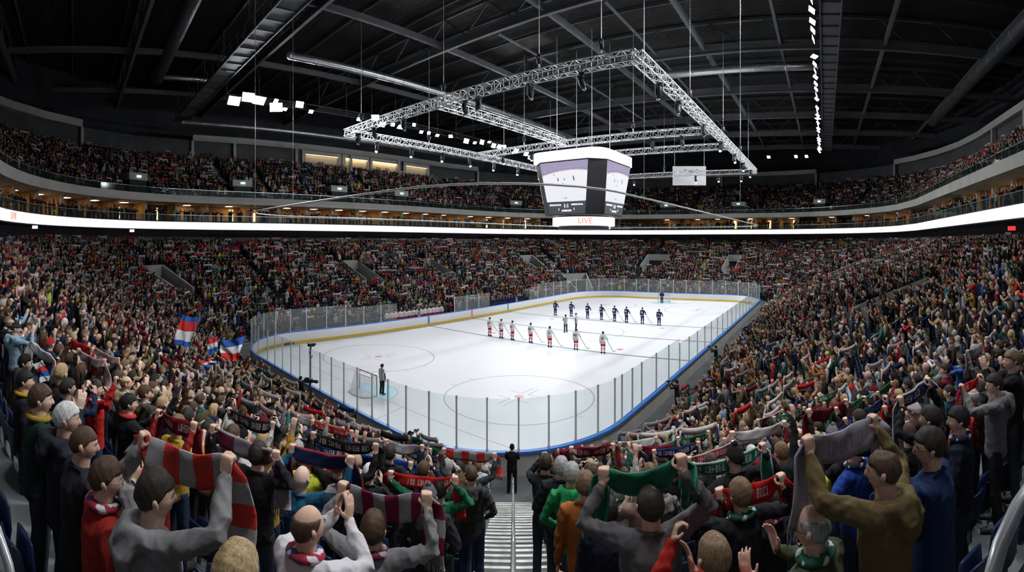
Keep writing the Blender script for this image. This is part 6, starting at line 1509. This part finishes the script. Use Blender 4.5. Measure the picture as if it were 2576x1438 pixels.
for i, (x, y) in enumerate(BP): skater(ice_at(x, y), -PI / 2 + RNG.uniform(-.2, .2), 'hockey player in navy uniform, %s in the navy line' % ORD[i] + ' from the benches', 'navy', str(RNG.randrange(10, 99)), stick=i in (3, 4, 5, 6), group='navy team lined up on the ice')
for x, y, lb, tr_, hc in ((961, 991, 'referee in striped shirt standing at the near goal crease', .0, 'dark'), (1423, 836, 'referee with arms folded, left one of the pair between the two lines', .9, 'dark'), (1449, 831, 'referee with dark hair, right one of the pair between the two lines', -1.2, 'dark'),
                      (1054, 819, 'linesman in striped shirt by the blue mark on the benchside boards', 2.4, 'dark'), (1299, 777, 'linesman in striped shirt at the far blue mark on the boards', 2.4, 'dark')):
    r, J = person(lb, ice_at(x, y), -PI / 2 + tr_, 1.04, arms=('cross', 'cross') if 'folded' in lb else ('down', 'down'), hair=('helmet', hc), hatcol=(.012, .012, .014), bulk=1.1, jmat=R_str, trousers=(.012, .012, .014), vox=pv, key=('ref', 'folded' in lb), jname='striped_shirt')
for c in bpy.data.objects:
    if c.name.startswith('hair') and c.parent and c.parent.get('label', '').startswith(('referee', 'linesman')): c.color = (.012, .012, .014, 1); 
gp = ice_at(1671, 757); r, J = person('goalkeeper in navy standing in front of the far goal', Vector((55.4, 15.1, 0)), -PI / 2, 1.05, arms=('pocket', 'pocket'), hair=('short', 'dark'), bulk=1.35, jmat=J_blue, vox=pv, key=('gk',), jname='jersey')
# benches
bench_m = mat('bench_wood', (.30, .24, .16), .7)
for x0, x1, nm in ((17.8, 26.8, 'white'), (33.4, 42.8, 'navy')):
    o = MB().box((x0, 31.35, .44), (x1, 31.75, .50)).box((x0 + .2, 31.4, .15), (x0 + .3, 31.7, .44)).box((x1 - .3, 31.4, .15), (x1 - .2, 31.7, .44)).build('team_bench', bench_m); tag(o, 'long wooden bench under the ' + nm + ' team behind the boards', 'bench')
    x = x0 + .3; i = 0
    while x < x1 - .2:
        jm = J_white if nm == 'white' else J_blue
        r, J = person('player in %s jersey seated on the team bench behind the boards' % nm, (x, 31.45, .10), PI + RNG.uniform(-.3, .3), 1.02, arms=('pocket', 'pocket'), hair=('helmet', 'dark'), hatcol=(.6, .6, .6) if nm == 'white' else (.02, .03, .08), bulk=1.2, jmat=jm, trousers=R_ if nm == 'white' else N_, vox=pv, key=('bn',), group='%s team players on their bench' % nm, sit=True, jname='jersey')
        x += .60 + RNG.uniform(-.05, .08); i += 1
    for k_ in range(5):
        x = x0 + 1 + k_ * 1.9; person('person in dark suit standing behind the %s team bench' % nm, (x, 32.15, .2), PI, 1.0, arms=('pocket', 'pocket') if k_ % 2 else ('cross', 'cross'), hair=('short', 'grey' if k_ % 2 else 'brown'), jacket=(.02, .02, .026) if k_ % 3 else (.30, .02, .02), vox=mv, key=('v', 10 if k_ % 2 else 9), group='staff behind the %s bench' % nm)
# camera crews
cam_m = mat('camera_black', (.02, .02, .022), .4)
def tv_camera(loc, rz, label, s=1.0, legs=True, h=1.5):
    t = thing('broadcast_camera', label, 'camera', loc, rz); t.scale = (s, s, s)
    m = MB(); m.box((-.10, -.28, h - .02), (.10, .16, h + .20)); m.box((-.06, -.2, h + .20), (.06, 0, h + .26)); m.build('camera_body', cam_m, t)
    m = MB(); m.tube([(0, .14, h + .09), (0, .34, h + .09), (0, .46, h + .09)], [.075, .085, .10], 12); m.build('camera_lens', cam_m, t, True)
    m = MB(); m.box((-.2, -.34, h + .05), (-.11, -.22, h + .2)); m.build('viewfinder', cam_m, t)
    if legs:
        for k in range(3): m = MB(); a = 2.1 * k; m.tube([(0, 0, h - .05), (.42 * math.cos(a), .42 * math.sin(a), 0)], .022, 8); m.build('tripod_leg', cam_m, t, True)
    return t
def walk_pt(x, s): 
    b = min((abs(to_px((*off(u_, s), 1))[0] - x), to_px((*off(u_, s), 1))[2], u_) for u_ in np.arange(0, PER, .2) if to_px((*off(u_, s), 1))[2] < 34); p = off(b[2], s); n = board(b[2])[1]; return Vector((p[0], p[1], .15)), math.atan2(-n[1], -n[0]) - PI / 2
p, a = walk_pt(757, 1.3); person('camera operator in black shirt behind the large camera at the near corner', p, a, 1.0, arms=('pocket', 'phone'), hair=('short', 'dark'), jacket=K_, vox=pv, key=('co',), trousers=K_)
p2, a2 = walk_pt(778, .9); tv_camera(p2, a - .9, 'large black broadcast camera on tripod behind the near boards')
p, a = walk_pt(783, .55); t = thing('pole_camera', 'small camera on a tall thin pole above the glass at the near corner', 'camera', p, a)
m = MB(); m.tube([(0, 0, 0), (0, 0, 3.25)], .028, 8); m.build('pole', cam_m, t); m = MB(); m.box((-.11, -.14, 3.35), (.11, .2, 3.53)); m.tube([(0, .2, 3.44), (0, .3, 3.44)], .06, 10); m.build('camera_body', cam_m, t)
m = MB(); m.tube([(0, 0, 3.2), (0, 0, 3.4)], .045, 8); m.tube([(-.02, 0, 2.9), (-.16, 0, 2.98), (-.18, 0, 3.06)], .02, 6); m.tube([(0, 0, 2.7), (.17, 0, 2.82), (.2, 0, 2.9)], .02, 6); m.build('clamp_arm', cam_m, t)
for x, s, lb in ((1702, 1.4, 'photographer in dark jacket aiming a camera over the near boards at right'), (1026, 1.5, 'photographer in black crouched over a camera by the boards near the goal end'), (1886, 1.5, 'camera operator in black behind the sideline boards at far right')):
    p, a = walk_pt(x, s); person(lb, p, a, 1.0, arms=('phone', 'phone'), hair=('cap', 'dark'), hatcol=K_, jacket=(.02, .018, .025), vox=pv, key=('ph',), trousers=K_)
    o = MB().box((-.07, -.04, -.05), (.07, .05, .06)).tube([(0, .04, 0), (0, .17, 0)], .042, 10).build('photo_camera', cam_m); c, s_ = math.cos(a), math.sin(a); o.location = (p.x - s_ * .42, p.y + c * .42, p.z + 1.66); o.rotation_euler = (0, 0, a); tag(o, 'black photo camera held by the ' + ' '.join(lb.split()[:5]), 'camera')
# flags
F_b = mat('flag_blue', (.02, .10, .42), .8); F_w = mat('flag_white', (.68, .68, .70), .8); F_r = mat('flag_red', (.60, .03, .03), .8)
def flag(label, q, t, bands, pole=None, seed=0, amp=.05, pl=None):
    """q: four pixel corners top-left, top-right, bottom-right, bottom-left at distance t; bands run down the flag"""
    P = [V3(*pix(x, y, t)) for x, y in q]; c0 = sum(P) / 4; n_ = nrm(V3(math.cos(YAW), math.sin(YAW), 0) * 1.0); nu, nv = 16, 18; nv = 6 * len(bands); V = []
    for side in (0, 1):
        for j in range(nv + 1):
            for i in range(nu + 1):
                a, b = i / nu, j / nv; p = (P[0] * (1 - a) + P[1] * a) * (1 - b) + (P[3] * (1 - a) + P[2] * a) * b
                V.append(tuple(p - c0 + n_ * (amp * math.sin(7 * a + 4 * b + seed) + amp * .6 * math.sin(13 * a - 5 * b + seed) + side * .006) + V3(0, 0, amp * .4 * math.sin(6 * a + seed))))
    F, Mi = [], []; k = (nu + 1) * (nv + 1)
    for j in range(nv):
        for i in range(nu):
            a = j * (nu + 1) + i; F += [(a, a + 1, a + nu + 2, a + nu + 1), (k + a, k + a + nu + 1, k + a + nu + 2, k + a + 1)]; Mi += [bands[min(j // 6, len(bands) - 1)]] * 2
    t_ = thing('flag', label, 'flag', tuple(c0)); m = MB(); m.v = V; m.f = F; m.m = Mi; m.build('cloth', [F_b, F_w, F_r], t_, True)
    if pl: m = MB(); a, b = (V3(*pix(x, y, t)) - c0 for x, y in pl); m.tube([a, b], .014, 6); m.build('pole', steel, t_)
flag('tall flag with blue, red, white and blue bands waved over the left crowd', [(455, 793), (503, 797), (478, 872), (438, 866)], 15, [0, 2, 2, 1, 1, 0], seed=1, pl=((503, 790), (470, 905)))
flag('large flag with blue, white and red waves over the left crowd', [(548, 852), (616, 850), (604, 906), (568, 905)], 14, [0, 0, 1, 1, 2, 2], seed=2, amp=.09, pl=((617, 846), (590, 930)))
flag('small flag with red, white and blue beside the large waving flag', [(524, 850), (549, 848), (546, 884), (524, 892)], 14.6, [2, 1, 0], seed=3, amp=.04)
flag('low slanted flag with red, white and blue under the large waving flag', [(498, 906), (540, 901), (543, 914), (512, 931)], 13.2, [2, 1, 0], seed=4, amp=.04)
flag('draped flag with blue, red and white held near the left edge', [(92, 912), (112, 905), (122, 955), (100, 968)], 6.2, [1, 2, 0, 1], seed=5, amp=.03)
make_scarf('white scarf held out by the person at the left edge above the draped flag', pix(128, 895, 6.3), pix(80, 858, 6.6), S_plain, (.55, .52, .54), sag=.02, wd=.15, tail=.25)
# hand rails beside the near seats
hr_m = mat('rail_tube_grey', (.36, .37, .39), .3, .5)
def rail(label, pts, r):
    t = thing('handrail', label, 'handrail'); m = MB(); m.tube(pts, r, 12); m.build('rail_tube', hr_m, t, True)
    for p in (pts[0], pts[-1]): z = floor_z(s_of(p[0], p[1])); m = MB(); m.tube([(p[0], p[1], p[2]), (p[0], p[1], z)], r * .8, 10); m.build('rail_post', hr_m, t, True)
rail('thick grey handrail at the lower right corner of the picture', [pix(2630, 1170, 1.25), pix(2560, 1275, 1.17), pix(2516, 1370, 1.12), pix(2482, 1500, 1.08)], .020)
rail('grey handrail at the lower left corner of the picture', [pix(-60, 1250, 1.4), pix(-8, 1330, 1.3), pix(22, 1420, 1.25), pix(40, 1520, 1.2)], .013)
def on_floor(x, y, h=1.05, lo=5.0, hi=26.0):
    return min((abs(pix(x, y, t).z - h - floor_z(s_of(pix(x, y, t).x, pix(x, y, t).y))) + .01 * abs(t - 11), t) for t in np.arange(lo, hi, .1))[1]
def rail_px(label, pts, r): rail(label, [pix(x, y, on_floor(x, y)) for x, y in pts], r)
rail_px('thin steel handrail above the steps in the left crowd', [(18, 722), (62, 747), (104, 772)], .022)
rail_px('long thin handrail slanting up through the right crowd', [(2190, 850), (2270, 796), (2350, 742)], .024)

for m_ in bpy.data.materials:      # small glowing surfaces light the scene only through the lamps set beside them
    if m_.name not in ('led_panel', 'warm_ceiling_lamp'): m_.cycles.emission_sampling = 'NONE'
